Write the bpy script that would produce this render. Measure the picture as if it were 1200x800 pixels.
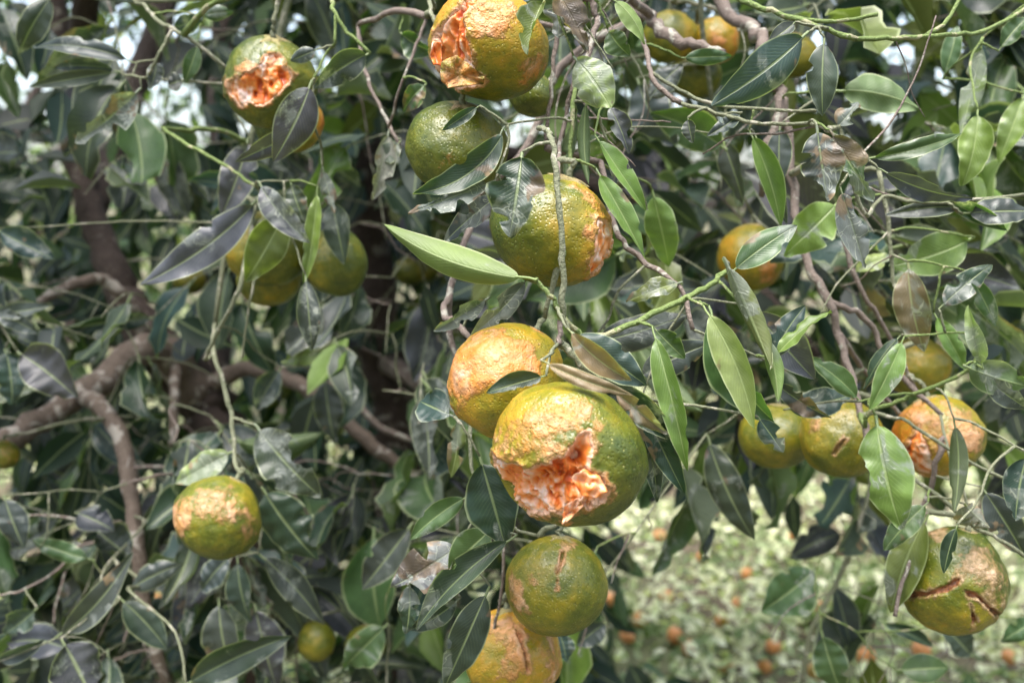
import bpy, math, random
import numpy as np
from mathutils import Vector, Matrix

# ------------------------------------------------------------------ camera, sky, sun, exposure
S = bpy.context.scene
COL = S.collection
for _o in list(bpy.data.objects):
    bpy.data.objects.remove(_o)
R = math.radians
FPX = 1150.0                      # focal length in photograph pixels (1200 wide)
CAM = Vector((0, 0, 1.25)); PITCH = -8.0
cd = bpy.data.cameras.new('camera'); cam = bpy.data.objects.new('camera', cd); COL.objects.link(cam)
cam.location = CAM; cam.rotation_euler = (R(90 + PITCH), 0, 0)
cd.sensor_width = 36; cd.lens = FPX / 1200 * 36; cd.clip_start = 0.02; cd.clip_end = 400
cd.dof.use_dof = True; cd.dof.focus_distance = 0.47; cd.dof.aperture_fstop = 8.5
S.camera = cam

SUN_EL, SUN_AZ = 74, 205          # high, behind the camera and a little to its left
w = bpy.data.worlds.new('World'); S.world = w; w.use_nodes = True
nt = w.node_tree; nt.nodes.clear()
sky = nt.nodes.new('ShaderNodeTexSky'); sky.sky_type = 'NISHITA'; sky.sun_disc = False
sky.sun_elevation = R(SUN_EL); sky.sun_rotation = R(SUN_AZ)
sky.air_density = 1.0; sky.dust_density = 4.0; sky.ozone_density = 1.0
hs = nt.nodes.new('ShaderNodeHueSaturation'); hs.inputs['Saturation'].default_value = 0.75
bg = nt.nodes.new('ShaderNodeBackground'); bg.inputs['Strength'].default_value = 0.11
wo = nt.nodes.new('ShaderNodeOutputWorld')
nt.links.new(sky.outputs[0], hs.inputs['Color']); nt.links.new(hs.outputs[0], bg.inputs[0]); nt.links.new(bg.outputs[0], wo.inputs[0])
sl = bpy.data.lights.new('sun', 'SUN'); sl.energy = 1.5; sl.angle = R(40); sl.color = (1, 0.975, 0.95)
so = bpy.data.objects.new('sun', sl); COL.objects.link(so)
az, el = R(SUN_AZ), R(SUN_EL)
sd_ = Vector((math.sin(az) * math.cos(el), math.cos(az) * math.cos(el), math.sin(el)))
so.rotation_euler = sd_.to_track_quat('Z', 'Y').to_euler(); so.location = (0, -3, 6)
S.view_settings.view_transform = 'Standard'; S.view_settings.look = 'None'
S.view_settings.gamma = 1.0; S.view_settings.use_curve_mapping = False
S.view_settings.exposure = 2.3
S.render.engine = 'CYCLES'
S.cycles.max_bounces = 4; S.cycles.diffuse_bounces = 2; S.cycles.glossy_bounces = 2; S.cycles.transmission_bounces = 3; S.cycles.use_denoising = True

rng = random.Random(11); nr = np.random.default_rng(11)
MC = Matrix.Translation(CAM) @ Matrix.Rotation(R(90 + PITCH), 4, 'X')
MR = MC.to_3x3(); MCI = MC.inverted()
def at(px, py, d):                # a point of the orchard d metres in front of the lens
    return MC @ Vector(((px - 600) / FPX * d, -(py - 400) / FPX * d, -d))
def pix(p):
    q = MCI @ Vector(p); d = max(-q.z, 1e-4)
    return (600 + q.x / d * FPX, 400 - q.y / d * FPX, -q.z)
def ground_at(px, py, z=0.0):
    a = at(px, py, 1.0); v = a - CAM
    return CAM + v * ((z - CAM.z) / v.z)

# ------------------------------------------------------------------ mesh helpers
def mesh(name, V, F, mat, smooth=True, attrs=None, uv=None):
    me = bpy.data.meshes.new(name)
    V = np.asarray(V, dtype=np.float32)
    if isinstance(F, np.ndarray):
        n, k = F.shape
        me.vertices.add(len(V)); me.vertices.foreach_set('co', V.ravel())
        me.loops.add(n * k); me.loops.foreach_set('vertex_index', F.astype(np.int32).ravel())
        me.polygons.add(n)
        me.polygons.foreach_set('loop_start', np.arange(0, n * k, k, dtype=np.int32))
        me.update(calc_edges=True)
    else:
        me.from_pydata([tuple(map(float, v)) for v in V], [], [tuple(f) for f in F])
    if uv is not None:            # uv per vertex -> per loop
        ul = me.uv_layers.new(name='UVMap')
        li = np.zeros(len(me.loops), dtype=np.int32); me.loops.foreach_get('vertex_index', li)
        ul.data.foreach_set('uv', np.asarray(uv, dtype=np.float32)[li].ravel())
    for k, a in (attrs or {}).items():
        a = np.asarray(a, dtype=np.float32)
        if a.ndim == 1:
            me.attributes.new(k, 'FLOAT', 'POINT').data.foreach_set('value', a)
        else:
            me.attributes.new(k, 'FLOAT_COLOR', 'POINT').data.foreach_set('color', a.ravel())
    me.polygons.foreach_set('use_smooth', [smooth] * len(me.polygons))
    me.materials.append(mat); me.validate(); me.update()
    return me
def obj(name, me, parent=None, loc=None):
    o = bpy.data.objects.new(name, me); COL.objects.link(o)
    if parent is not None: o.parent = parent
    if loc is not None: o.location = loc
    return o
def empty(name, loc, label, cat, group=None):
    o = bpy.data.objects.new(name, None); COL.objects.link(o); o.location = loc; o.empty_display_size = 0.02
    tag(o, label, cat, group); return o
def tag(o, label=None, cat=None, group=None, kind=None):
    for k, v in (('label', label), ('category', cat), ('group', group), ('kind', kind)):
        if v: o[k] = v
    return o

def hash3(i, j, k, s):
    h = (i.astype(np.int64) * 374761393 + j.astype(np.int64) * 668265263 + k.astype(np.int64) * 2147483647 + s * 974634777) & 0xffffffff
    h = ((h ^ (h >> 13)) * 1274126177) & 0xffffffff
    return ((h ^ (h >> 16)) & 0xffffff) / float(0xffffff)
def vnoise(P, s=0):
    P = np.asarray(P, dtype=np.float64) + 100.0
    I = np.floor(P).astype(np.int64); f = P - I; f = f * f * (3 - 2 * f)
    r = 0
    for a in (0, 1):
        for b in (0, 1):
            for c in (0, 1):
                wgt = (f[:, 0] if a else 1 - f[:, 0]) * (f[:, 1] if b else 1 - f[:, 1]) * (f[:, 2] if c else 1 - f[:, 2])
                r = r + wgt * hash3(I[:, 0] + a, I[:, 1] + b, I[:, 2] + c, s)
    return r * 2 - 1
def fbm(P, s=0, o=4, g=0.5):
    r = 0; a = 1.0; P = np.asarray(P, dtype=np.float64)
    for k in range(o):
        r = r + a * vnoise(P * 2 ** k, s + k); a *= g
    return r
def sstep(a, b, x):
    t = np.clip((x - a) / (b - a), 0, 1); return t * t * (3 - 2 * t)

# ------------------------------------------------------------------ materials
class NT:
    def __init__(s, name):
        s.m = bpy.data.materials.new(name); s.m.use_nodes = True; s.t = s.m.node_tree; s.t.nodes.clear()
    def n(s, typ, **kw):
        nd = s.t.nodes.new('ShaderNode' + typ)
        for k, v in kw.items():
            if isinstance(v, bpy.types.NodeSocket) : s.t.links.new(v, nd.inputs[k])
            elif k in nd.inputs and not hasattr(type(nd), k): nd.inputs[k].default_value = v
            elif hasattr(nd, k): setattr(nd, k, v)
            else: nd.inputs[k].default_value = v
        return nd
    def i(s, nd, key, v):
        if isinstance(v, bpy.types.NodeSocket): s.t.links.new(v, nd.inputs[key])
        else: nd.inputs[key].default_value = v
    def math(s, op, a, b=0.0, c=0.0, clamp=False):
        nd = s.t.nodes.new('ShaderNodeMath'); nd.operation = op; nd.use_clamp = clamp
        s.i(nd, 0, a); s.i(nd, 1, b); s.i(nd, 2, c); return nd.outputs[0]
    def step(s, x, a, b):
        nd = s.t.nodes.new('ShaderNodeMapRange'); nd.interpolation_type = 'SMOOTHSTEP'
        s.i(nd, 'Value', x); s.i(nd, 'From Min', a); s.i(nd, 'From Max', b); return nd.outputs[0]
    def mix(s, f, a, b, mode='MIX'):
        nd = s.t.nodes.new('ShaderNodeMix'); nd.data_type = 'RGBA'; nd.blend_type = mode
        s.i(nd, 0, f); s.i(nd, 6, a if isinstance(a, bpy.types.NodeSocket) else (*a, 1)); s.i(nd, 7, b if isinstance(b, bpy.types.NodeSocket) else (*b, 1)); return nd.outputs[2]
    def noise(s, co, scale, detail=3, rough=0.55, dist=0.0):
        nd = s.t.nodes.new('ShaderNodeTexNoise'); s.i(nd, 'Vector', co); s.i(nd, 'Scale', scale)
        s.i(nd, 'Detail', detail); s.i(nd, 'Roughness', rough); s.i(nd, 'Distortion', dist); return nd.outputs[0]
    def ramp(s, f, stops):
        nd = s.t.nodes.new('ShaderNodeValToRGB'); s.i(nd, 0, f); cr = nd.color_ramp
        while len(cr.elements) < len(stops): cr.elements.new(0.5)
        for e, (p, c) in zip(cr.elements, stops): e.position = p; e.color = (*c, 1)
        return nd.outputs[0]
    def bump(s, h, strength, dist, normal=None):
        nd = s.t.nodes.new('ShaderNodeBump'); s.i(nd, 'Height', h); s.i(nd, 'Strength', strength); s.i(nd, 'Distance', dist)
        if normal is not None: s.i(nd, 'Normal', normal)
        return nd.outputs[0]
    def attr(s, name):
        nd = s.t.nodes.new('ShaderNodeAttribute'); nd.attribute_name = name; return nd
    def coord(s, which='Object'):
        return s.t.nodes.new('ShaderNodeTexCoord').outputs[which]
    def out(s, sh):
        o = s.t.nodes.new('ShaderNodeOutputMaterial'); s.t.links.new(sh, o.inputs[0]); return s.m
    def pbr(s, col, rough=0.5, normal=None, spec=0.5, sss=0.0, rad=(1, .3, .1), scl=0.003):
        p = s.t.nodes.new('ShaderNodeBsdfPrincipled')
        s.i(p, 'Base Color', col if isinstance(col, bpy.types.NodeSocket) else (*col, 1)); s.i(p, 'Roughness', rough)
        s.i(p, 'Specular IOR Level', spec)
        if normal is not None: s.i(p, 'Normal', normal)
        if sss: s.i(p, 'Subsurface Weight', sss); s.i(p, 'Subsurface Radius', rad); s.i(p, 'Subsurface Scale', scl)
        return p.outputs[0]

def leaf_material(name, joined):
    N = NT(name)
    if joined:
        a = N.attr('tint'); base, dmg, rnd = a.outputs['Color'], a.outputs['Alpha'], 0.37
        co = N.coord()
    else:
        oi = N.n('ObjectInfo'); base, dmg, rnd = oi.outputs['Color'], oi.outputs['Alpha'], oi.outputs['Random']
        va = N.n('VectorMath', operation='ADD'); N.i(va, 0, N.coord())
        cx = N.n('CombineXYZ'); N.i(cx, 0, N.math('MULTIPLY', rnd, 7.0)); N.i(cx, 1, N.math('MULTIPLY', rnd, 13.0)); N.i(va, 1, cx.outputs[0])
        co = va.outputs[0]
    sp = N.n('SeparateXYZ'); N.i(sp, 0, N.coord('UV'))
    u = N.math('ABSOLUTE', N.math('SUBTRACT', N.math('MULTIPLY', sp.outputs[0], 2.0), 1.0)); v = sp.outputs[1]
    midrib = N.math('SUBTRACT', 1.0, N.step(u, 0.025, 0.085))
    margin = N.step(u, 0.90, 0.985)
    n1 = N.noise(co, 48, 4, 0.6)
    vv = N.math('ADD', N.math('MULTIPLY', v, 58.0), N.math('MULTIPLY', u, -17.0))
    lat = N.math('POWER', N.math('ABSOLUTE', N.math('SINE', N.math('ADD', vv, N.math('MULTIPLY', n1, 5.0)))), 10.0)
    lat = N.math('MULTIPLY', lat, N.step(u, 1.0, 0.3))
    col = N.mix(0.5, base, N.ramp(n1, [(0.3, (.28, .3, .30)), (0.72, (.75, .75, .66))]), 'SOFT_LIGHT')
    hsv = N.n('HueSaturation'); N.i(hsv, 'Color', col); N.i(hsv, 'Value', N.math('ADD', N.math('MULTIPLY', n1, 0.7), 0.65)); col = hsv.outputs[0]
    # the paler, yellower underside of the blade
    bf = N.n('NewGeometry').outputs['Backfacing']
    under = N.mix(0.26, col, (.20, .25, .11))
    col = N.mix(bf, col, under)
    pale = N.mix(0.55, col, (.36, .43, .20))
    col = N.mix(N.math('MULTIPLY', lat, 0.09), col, pale)
    col = N.mix(N.math('MULTIPLY', midrib, 0.75), col, pale)
    col = N.mix(N.math('MULTIPLY', margin, 0.55), col, (.38, .42, .24))
    # leaf-miner tracks, silvery lifted skin, brown dead tissue
    n2 = N.noise(co, 75, 2, 0.5, 1.0)
    track = N.math('SUBTRACT', 1.0, N.step(N.math('ABSOLUTE', N.math('SUBTRACT', n2, 0.5)), 0.004, 0.018))
    ns = N.noise(co, 33, 4, 0.65, 0.6)
    area = N.step(N.math('ADD', ns, N.math('MULTIPLY', dmg, 0.30)), 0.62, 0.72)
    silver = N.math('MULTIPLY', N.step(N.math('ADD', ns, N.math('MULTIPLY', dmg, 0.24)), 0.61, 0.69), 0.62)
    col = N.mix(silver, col, N.mix(N.noise(co, 260, 3), (.08, .095, .085), (.30, .32, .30)))
    track = N.math('MULTIPLY', N.math('MULTIPLY', track, area), 0.42)
    col = N.mix(track, col, (.50, .52, .44))
    dead = N.step(N.math('ADD', N.math('ADD', N.noise(co, 22, 4, 0.7, 0.3), N.math('MULTIPLY', dmg, 0.16)), N.math('MULTIPLY', u, 0.06)), 0.70, 0.74)
    col = N.mix(N.math('MULTIPLY', dead, 0.85), col, N.mix(N.step(n1, .35, .65), (.06, .04, .025), (.24, .17, .10)))
    rough = N.math('ADD', N.math('MULTIPLY', n1, 0.32), N.math('ADD', 0.22, N.math('MULTIPLY', bf, 0.2)))
    h = N.math('ADD', N.math('MULTIPLY', lat, -0.12), N.math('ADD', N.math('MULTIPLY', midrib, -0.9), N.math('ADD', N.math('MULTIPLY', n1, 1.4), N.math('MULTIPLY', track, 0.8))))
    nm = N.bump(h, 0.5, 0.0011)
    p = N.pbr(col, rough, nm, 0.45)
    tr = N.n('BsdfTranslucent'); N.i(tr, 'Color', N.mix(1.0, col, (1.9, 2.3, .7), 'MULTIPLY')); N.i(tr, 'Normal', nm)
    mx = N.n('MixShader'); N.i(mx, 0, 0.22); N.i(mx, 1, p); N.i(mx, 2, tr.outputs[0])
    return N.out(mx.outputs[0])

def foliage_material():
    N = NT('citrus_foliage'); a = N.attr('tint'); co = N.coord()
    sp = N.n('SeparateXYZ'); N.i(sp, 0, N.coord('UV'))
    u = N.math('ABSOLUTE', N.math('SUBTRACT', N.math('MULTIPLY', sp.outputs[0], 2.0), 1.0))
    hsv = N.n('HueSaturation'); N.i(hsv, 'Color', a.outputs['Color']); N.i(hsv, 'Value', N.math('ADD', N.math('MULTIPLY', N.noise(co, 40, 2), 0.8), 0.6))
    col = N.mix(N.math('MULTIPLY', N.math('SUBTRACT', 1.0, N.step(u, 0.03, 0.12)), 0.5), hsv.outputs[0], (.30, .36, .17))
    p = N.pbr(col, 0.5, None, 0.3)
    tr = N.n('BsdfTranslucent'); N.i(tr, 'Color', N.mix(1.0, col, (1.9, 2.3, .7), 'MULTIPLY'))
    mx = N.n('MixShader'); N.i(mx, 0, 0.22); N.i(mx, 1, p); N.i(mx, 2, tr.outputs[0])
    return N.out(mx.outputs[0])

def bark_material(name, a, b, lichen, amt, scale=1.0):
    N = NT(name); co = N.coord()
    n1 = N.noise(co, 60 * scale, 5, 0.65); n2 = N.noise(co, 28 * scale, 4, 0.6, 0.8); n3 = N.noise(co, 240 * scale, 3)
    col = N.mix(n1, a, b)
    col = N.mix(N.math('MULTIPLY', N.step(n2, 0.63 - amt * .12, 0.66 - amt * .08), 0.8), col, lichen)
    col = N.mix(N.math('MULTIPLY', N.step(n3, 0.6, 0.75), 0.35), col, (.42, .38, .30))
    nm = N.bump(N.math('ADD', n1, N.math('ADD', n2, N.math('MULTIPLY', n3, 0.5))), 1.0, 0.004 / scale)
    return N.out(N.pbr(col, 0.75, nm, 0.3))

def peel_material():
    N = NT('tangerine_peel'); co = N.coord(); oi = N.n('ObjectInfo')
    va = N.n('VectorMath', operation='ADD'); N.i(va, 0, co); cx = N.n('CombineXYZ'); N.i(cx, 0, N.math('MULTIPLY', oi.outputs['Random'], 9.0)); N.i(va, 1, cx.outputs[0]); co = va.outputs[0]
    ripe = N.attr('ripe').outputs['Fac']; scar = N.attr('scar').outputs['Fac']; rim = N.attr('rim').outputs['Fac']
    n1 = N.noise(co, 85, 4, 0.6); n2 = N.noise(co, 300, 3, 0.6); n3 = N.noise(co, 170, 4, 0.7)
    f = N.math('ADD', ripe, N.math('ADD', N.math('MULTIPLY', N.math('SUBTRACT', n1, 0.5), 0.7), N.math('MULTIPLY', N.math('SUBTRACT', n2, 0.5), 0.4)))
    col = N.ramp(f, [(0.0, (.034, .056, .007)), (0.30, (.100, .112, .010)), (0.55, (.215, .175, .012)), (0.78, (.37, .215, .016)), (1.0, (.46, .160, .018))])
    vo = N.n('TexVoronoi'); N.i(vo, 'Vector', co); N.i(vo, 'Scale', 620.0); dd = vo.outputs['Distance']
    dots = N.step(dd, 0.30, 0.12)
    vsel = N.n('SeparateColor'); N.i(vsel, 0, vo.outputs['Color'])
    col = N.mix(N.math('MULTIPLY', dots, N.math('MULTIPLY', N.step(vsel.outputs[0], 0.80, 0.97), 0.5)), col, (.62, .56, .20))
    n4 = N.noise(co, 75, 5, 0.7)
    sc = N.step(N.math('ADD', scar, N.math('ADD', N.math('MULTIPLY', N.math('SUBTRACT', n3, 0.5), 1.6), N.math('MULTIPLY', N.math('SUBTRACT', n4, 0.5), 1.6))), 0.40, 1.05)
    scol = N.ramp(N.noise(co, 75, 4, 0.6, 0.8), [(0.25, (.33, .125, .018)), (0.42, (.48, .180, .032)), (0.54, (.53, .225, .085)), (0.66, (.56, .31, .18)), (0.82, (.58, .43, .33))])
    scol = N.mix(N.attr('dry').outputs['Fac'], scol, N.ramp(N.noise(co, 150, 4, .7), [(.3, (.22, .15, .06)), (.5, (.36, .26, .14)), (.7, (.52, .40, .30))]))
    col = N.mix(N.math('MULTIPLY', sc, 0.88), col, scol)
    ring = N.math('MULTIPLY', N.step(sc, 0.08, 0.35), N.math('SUBTRACT', 1.0, N.step(sc, 0.4, 0.8)))
    col = N.mix(N.math('MULTIPLY', ring, 0.45), col, (.20, .115, .035))
    col = N.mix(N.step(N.math('ADD', rim, N.math('MULTIPLY', N.math('SUBTRACT', n2, 0.5), 0.5)), 0.35, 0.7), col, N.mix(n3, (.58, .22, .07), (.76, .56, .42)))
    crk = N.attr('crack').outputs['Fac']
    col = N.mix(N.step(crk, 0.3, 0.8), col, N.mix(N.step(n3, .35, .65), (.09, .030, .012), (.42, .16, .06)))
    # rust specks and blemishes
    col = N.mix(N.math('MULTIPLY', N.step(N.noise(co, 110, 5, 0.75), 0.66, 0.72), 0.6), col, (.30, .17, .07))
    pores = N.math('ADD', N.math('MULTIPLY', N.step(dd, 0.0, 0.5), 1.0), N.math('MULTIPLY', n2, 0.5))
    nm = N.bump(pores, 0.45, 0.0007)
    nm = N.bump(N.math('MULTIPLY', N.math('ADD', n3, N.math('MULTIPLY', sc, 0.2)), N.math('ADD', 0.35, N.math('MULTIPLY', sc, 0.45))), 0.6, 0.0022, nm)
    rough = N.math('ADD', 0.25, N.math('ADD', N.math('MULTIPLY', sc, 0.2), N.math('MULTIPLY', n1, 0.14)))
    return N.out(N.pbr(col, rough, nm, 0.5))

def pulp_material():
    N = NT('tangerine_pulp'); mp_ = N.n('Mapping'); N.i(mp_, 'Vector', N.coord()); mp_.inputs['Scale'].default_value = (1.0, 1.0, .5); co = mp_.outputs[0]; deep = N.attr('deep').outputs['Fac']
    n1 = N.noise(co, 75, 3, 0.5, 1.0); n2 = N.noise(co, 380, 3, 0.6)
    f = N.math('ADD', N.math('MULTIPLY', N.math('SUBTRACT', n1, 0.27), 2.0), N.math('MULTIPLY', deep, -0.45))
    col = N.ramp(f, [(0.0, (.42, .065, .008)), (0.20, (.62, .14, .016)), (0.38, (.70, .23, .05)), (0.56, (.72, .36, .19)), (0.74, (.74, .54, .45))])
    nm = N.bump(N.math('ADD', n1, N.math('MULTIPLY', n2, 0.35)), 0.5, 0.0016)
    return N.out(N.pbr(col, 0.36, nm, 0.5, 0.15, (1, .35, .12), 0.003))

M = {
 'leaf': leaf_material('citrus_leaf', False), 'foliage': foliage_material(),
 'bark': bark_material('old_bark', (.026, .018, .015), (.085, .060, .048), (.25, .23, .19), 0.35, 1.1),
 'pale_bark': bark_material('pale_mottled_bark', (.075, .056, .044), (.22, .168, .132), (.44, .40, .35), 0.8, 1.6),
 'twig_bark': bark_material('twig_bark', (.10, .075, .062), (.23, .185, .155), (.36, .35, .29), 0.6, 2.6),
 'grey_twig': bark_material('grey_green_twig', (.10, .115, .06), (.21, .215, .14), (.34, .32, .25), 0.6, 2.6),
 'green_twig': bark_material('green_twig', (.085, .13, .035), (.17, .22, .07), (.30, .28, .17), 0.5, 2.6),
 'peel': peel_material(), 'pulp': pulp_material(),
 'calyx': bark_material('calyx', (.16, .17, .06), (.30, .22, .10), (.36, .26, .14), 0.6, 3.0),
}

# ------------------------------------------------------------------ tubes
def smooth_path(P, n=5):
    P = [Vector(p) for p in P]
    if len(P) == 2: P = [P[0], P[0].lerp(P[1], .5), P[1]]
    Q = [P[0] * 2 - P[1]] + P + [P[-1] * 2 - P[-2]]; out = []
    for k in range(1, len(Q) - 2):
        a, b, c, d = Q[k - 1], Q[k], Q[k + 1], Q[k + 2]
        for s in range(n):
            t = s / n
            out.append(0.5 * ((2 * b) + (c - a) * t + (2 * a - 5 * b + 4 * c - d) * t * t + (3 * b - a - 3 * c + d) * t ** 3))
    out.append(P[-1]); return out
def tube_geo(path, rad, seg=7, lump=0.12, seed=0):
    n = len(path); V = []; F = []
    up = Vector((0.3, 0.2, 1)).normalized(); pr = random.Random(seed)
    for k, p in enumerate(path):
        t = (path[min(k + 1, n - 1)] - path[max(k - 1, 0)]).normalized()
        x = t.cross(up)
        if x.length < 1e-3: x = t.cross(Vector((1, 0, 0)))
        x.normalize(); y = t.cross(x); up = y * -1 if y.dot(up) < 0 else y
        x = t.cross(up).normalized(); y = up
        r = rad[k] if hasattr(rad, '__len__') else rad
        r *= 1 + lump * (pr.random() - .5)
        for s in range(seg):
            a = 2 * math.pi * s / seg; V.append(p + (x * math.cos(a) + y * math.sin(a)) * r)
    for k in range(n - 1):
        for s in range(seg):
            F.append((k * seg + s, k * seg + (s + 1) % seg, (k + 1) * seg + (s + 1) % seg, (k + 1) * seg + s))
    F.append(tuple(range(seg - 1, -1, -1))); F.append(tuple((n - 1) * seg + s for s in range(seg)))
    return V, F
def tube(name, path, rad, mat, parent, seg=7, n=5, lump=0.12, seed=0):
    P = smooth_path(path, n)
    jr = random.Random(len(P) * 7 + int(P[0].x * 1e4)); r_m = (sum(rad) / len(rad)) if hasattr(rad, '__len__') else rad
    for k_ in range(1, len(P) - 1): P[k_] = P[k_] + Vector((jr.gauss(0, 1), jr.gauss(0, 1), jr.gauss(0, 1))) * r_m * (.28 if r_m < .005 else .10)
    if hasattr(rad, '__len__'):
        rad = np.interp(np.linspace(0, 1, len(P)), np.linspace(0, 1, len(rad)), rad)
    V, F = tube_geo(P, rad, seg, lump, seed or len(P))
    o0 = parent.location if parent is not None else Vector()
    o = obj(name, mesh(name, [v - o0 for v in V], F, M[mat]), parent)
    return o, P

# ------------------------------------------------------------------ the two near trees: trunks and limbs
tree = {}
tree['A'] = empty('tangerine_tree', ground_at(300, 900).xy.to_3d() if False else Vector((at(300, 800, 1.35).x, at(300, 800, 1.35).y, 0)),
                  'tangerine tree with dark forked trunk and pale mottled hanging limb', 'tree', 'near tangerine trees')
tree['B'] = empty('tangerine_tree', Vector((at(455, 500, 1.75).x, at(455, 500, 1.75).y, 0)),
                  'tangerine tree whose arching twigs carry the torn fruit cluster and rolled leaves', 'tree', 'near tangerine trees')
NODES = {'A': [], 'B': []}         # points of wood that new shoots can grow from
ROOTR = {'A': [], 'B': []}
TWIGS = {'A': [], 'B': []}; SIZE = {}
def twig_size(P, rad):
    px, py, d = pix(P[len(P) // 2]); L = (P[-1] - P[0]).length; r = rad[0] if hasattr(rad, '__len__') else rad
    return L * r / max(d, .3) ** 2 * (1 if -20 < px < 1220 and -20 < py < 820 else .05)
def wood(T, name, pts, rad, mat, seg=8, n=6, nodes=True, seed=0, lump=.22):
    o, P = tube(name, pts, rad, mat, tree[T], seg, n, lump, seed)
    if nodes: NODES[T].extend(P)
    if name == 'twig': TWIGS[T].append(o); SIZE[o.name] = twig_size(P, rad)
    return o
def pp(*a):                        # px, py, depth triples -> points
    return [at(*q) for q in a]
bA = tree['A'].location; bB = tree['B'].location
wood('A', 'trunk', [bA + Vector((.02, 0, -.05)), bA + Vector((0, 0, .25))] + pp((285, 640, 1.34), (262, 530, 1.32), (228, 450, 1.3)), [.065, .052, .042, .037, .034], 'bark', 14, 8)
wood('A', 'limb', pp((240, 468, 1.31), (178, 402, 1.28), (140, 335, 1.3), (104, 235, 1.36), (82, 150, 1.4), (60, -60, 1.45)), [.034, .028, .022, .018, .016, .013], 'bark', 12, 8)
wood('A', 'limb', pp((232, 462, 1.3), (180, 408, 1.22), (95, 462, 1.12), (0, 522, 1.02), (-120, 600, .95)), [.026, .019, .0145, .0125, .011], 'pale_bark', 12, 8)
wood('A', 'limb', pp((92, 462, 1.11), (118, 476, 1.04), (142, 512, 1.0), (152, 570, .98), (160, 640, .97), (172, 720, .97), (195, 800, .98)), [.008, .0092, .0088, .008, .0075, .007, .005], 'pale_bark', 10, 6)
wood('A', 'limb', pp((170, 392, 1.26), (145, 350, 1.22), (115, 326, 1.2), (60, 346, 1.15), (10, 372, 1.1)), [.011, .009, .007, .006, .004], 'pale_bark', 9, 6)
wood('A', 'branch', pp((205, 424, 1.24), (204, 470, 1.2), (201, 522, 1.18)), [.007, .0065, .005], 'pale_bark', 8, 6)
wood('A', 'limb', pp((240, 455, 1.3), (285, 433, 1.27), (330, 440, 1.25), (378, 470, 1.22), (428, 514, 1.2), (480, 556, 1.2), (540, 600, 1.2)), [.013, .0105, .0095, .009, .0085, .008, .006], 'pale_bark', 9, 6)
wood('A', 'limb', pp((360, 455, 1.24), (400, 455, 1.22), (445, 500, 1.2), (500, 520, 1.18)), [.006, .005, .0045, .003], 'twig_bark', 8, 6)
wood('A', 'limb', [at(110, 250, 1.36), at(150, 120, 1.6), at(186, 30, 1.7), at(200, -120, 1.8)], [.016, .024, .024, .02], 'bark', 10, 6)
wood('A', 'limb', [at(240, 470, 1.31), at(262, 280, 1.6), at(258, 60, 1.8), at(262, -140, 1.9)], [.028, .024, .022, .018], 'bark', 10, 6)
wood('A', 'limb', [at(82, 150, 1.4), at(120, -80, 1.1), at(250, -190, .85), at(420, -210, .75)], [.018, .015, .011, .006], 'bark', 9, 6)
wood('B', 'trunk', [bB + Vector((0, .02, -.05)), bB + Vector((.01, 0, .3)), at(470, 560, 1.75), at(446, 400, 1.74), at(432, 220, 1.72), at(430, 60, 1.72)], [.072, .056, .045, .040, .037, .035], 'bark', 14, 8)
tB = at(430, 65, 1.72)
wood('B', 'limb', [tB, Vector((-.12, 1.35, 1.78)), Vector((.02, .95, 1.74)), Vector((.06, .66, 1.58)), Vector((.06, .52, 1.45))], [.036, .028, .02, .012, .007], 'bark', 12, 8)
wood('B', 'limb', [tB, Vector((.0, 1.5, 1.85)), Vector((.25, 1.2, 1.82)), Vector((.42, .85, 1.62)), Vector((.55, .62, 1.40))], [.036, .028, .022, .013, .006], 'bark', 12, 8)
wood('B', 'limb', [Vector((.25, 1.2, 1.82)), Vector((.45, 1.15, 1.6)), Vector((.6, 1.0, 1.35)), Vector((.62, .9, 1.1))], [.02, .014, .01, .006], 'bark', 10, 8)
wood('B', 'limb', [at(432, 220, 1.72), at(560, 180, 1.6), at(700, 220, 1.45), at(850, 300, 1.3), at(960, 420, 1.2)], [.024, .018, .014, .01, .006], 'bark', 10, 6)
wood('B', 'limb', [at(446, 420, 1.74), at(520, 470, 1.5), at(600, 560, 1.3), at(640, 640, 1.15), at(660, 720, 1.05)], [.018, .012, .009, .007, .005], 'twig_bark', 9, 6)
wood('B', 'branch', pp((700, -60, .72), (740, 4, .66), (765, 25, .64), (800, 50, .62), (848, 63, .60)), [.006, .0045, .0042, .0036, .0025], 'twig_bark', 9, 6)
wood('B', 'branch', pp((820, -60, .74), (852, 10, .70), (882, 35, .68), (898, 62, .66), (908, 94, .66), (918, 122, .66), (900, 178, .66), (892, 230, .68)), [.006, .0048, .0045, .0042, .004, .004, .0035, .002], 'twig_bark', 9, 6)
wood('B', 'branch', pp((918, 120, .66), (930, 220, .66), (945, 305, .64), (972, 353, .63), (986, 400, .63), (1002, 455, .62), (1016, 524, .60)), [.003, .003, .0028, .0028, .0024, .0022, .0022], 'twig_bark', 8, 6)
wood('B', 'branch', pp((974, 354, .63), (1016, 376, .64), (1050, 434, .64), (1104, 487, .63)), [.0022, .002, .002, .0016], 'twig_bark', 7, 6)
wood('B', 'branch', pp((984, 392, .63), (1010, 430, .66), (1050, 480, .68), (1075, 500, .69)), [.002, .0018, .0016, .0012], 'twig_bark', 7, 6)
wood('B', 'branch', pp((980, 240, .66), (1002, 325, .65), (1036, 383, .66), (1080, 470, .68)), [.002, .0018, .0016, .0014], 'twig_bark', 7, 6)

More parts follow.
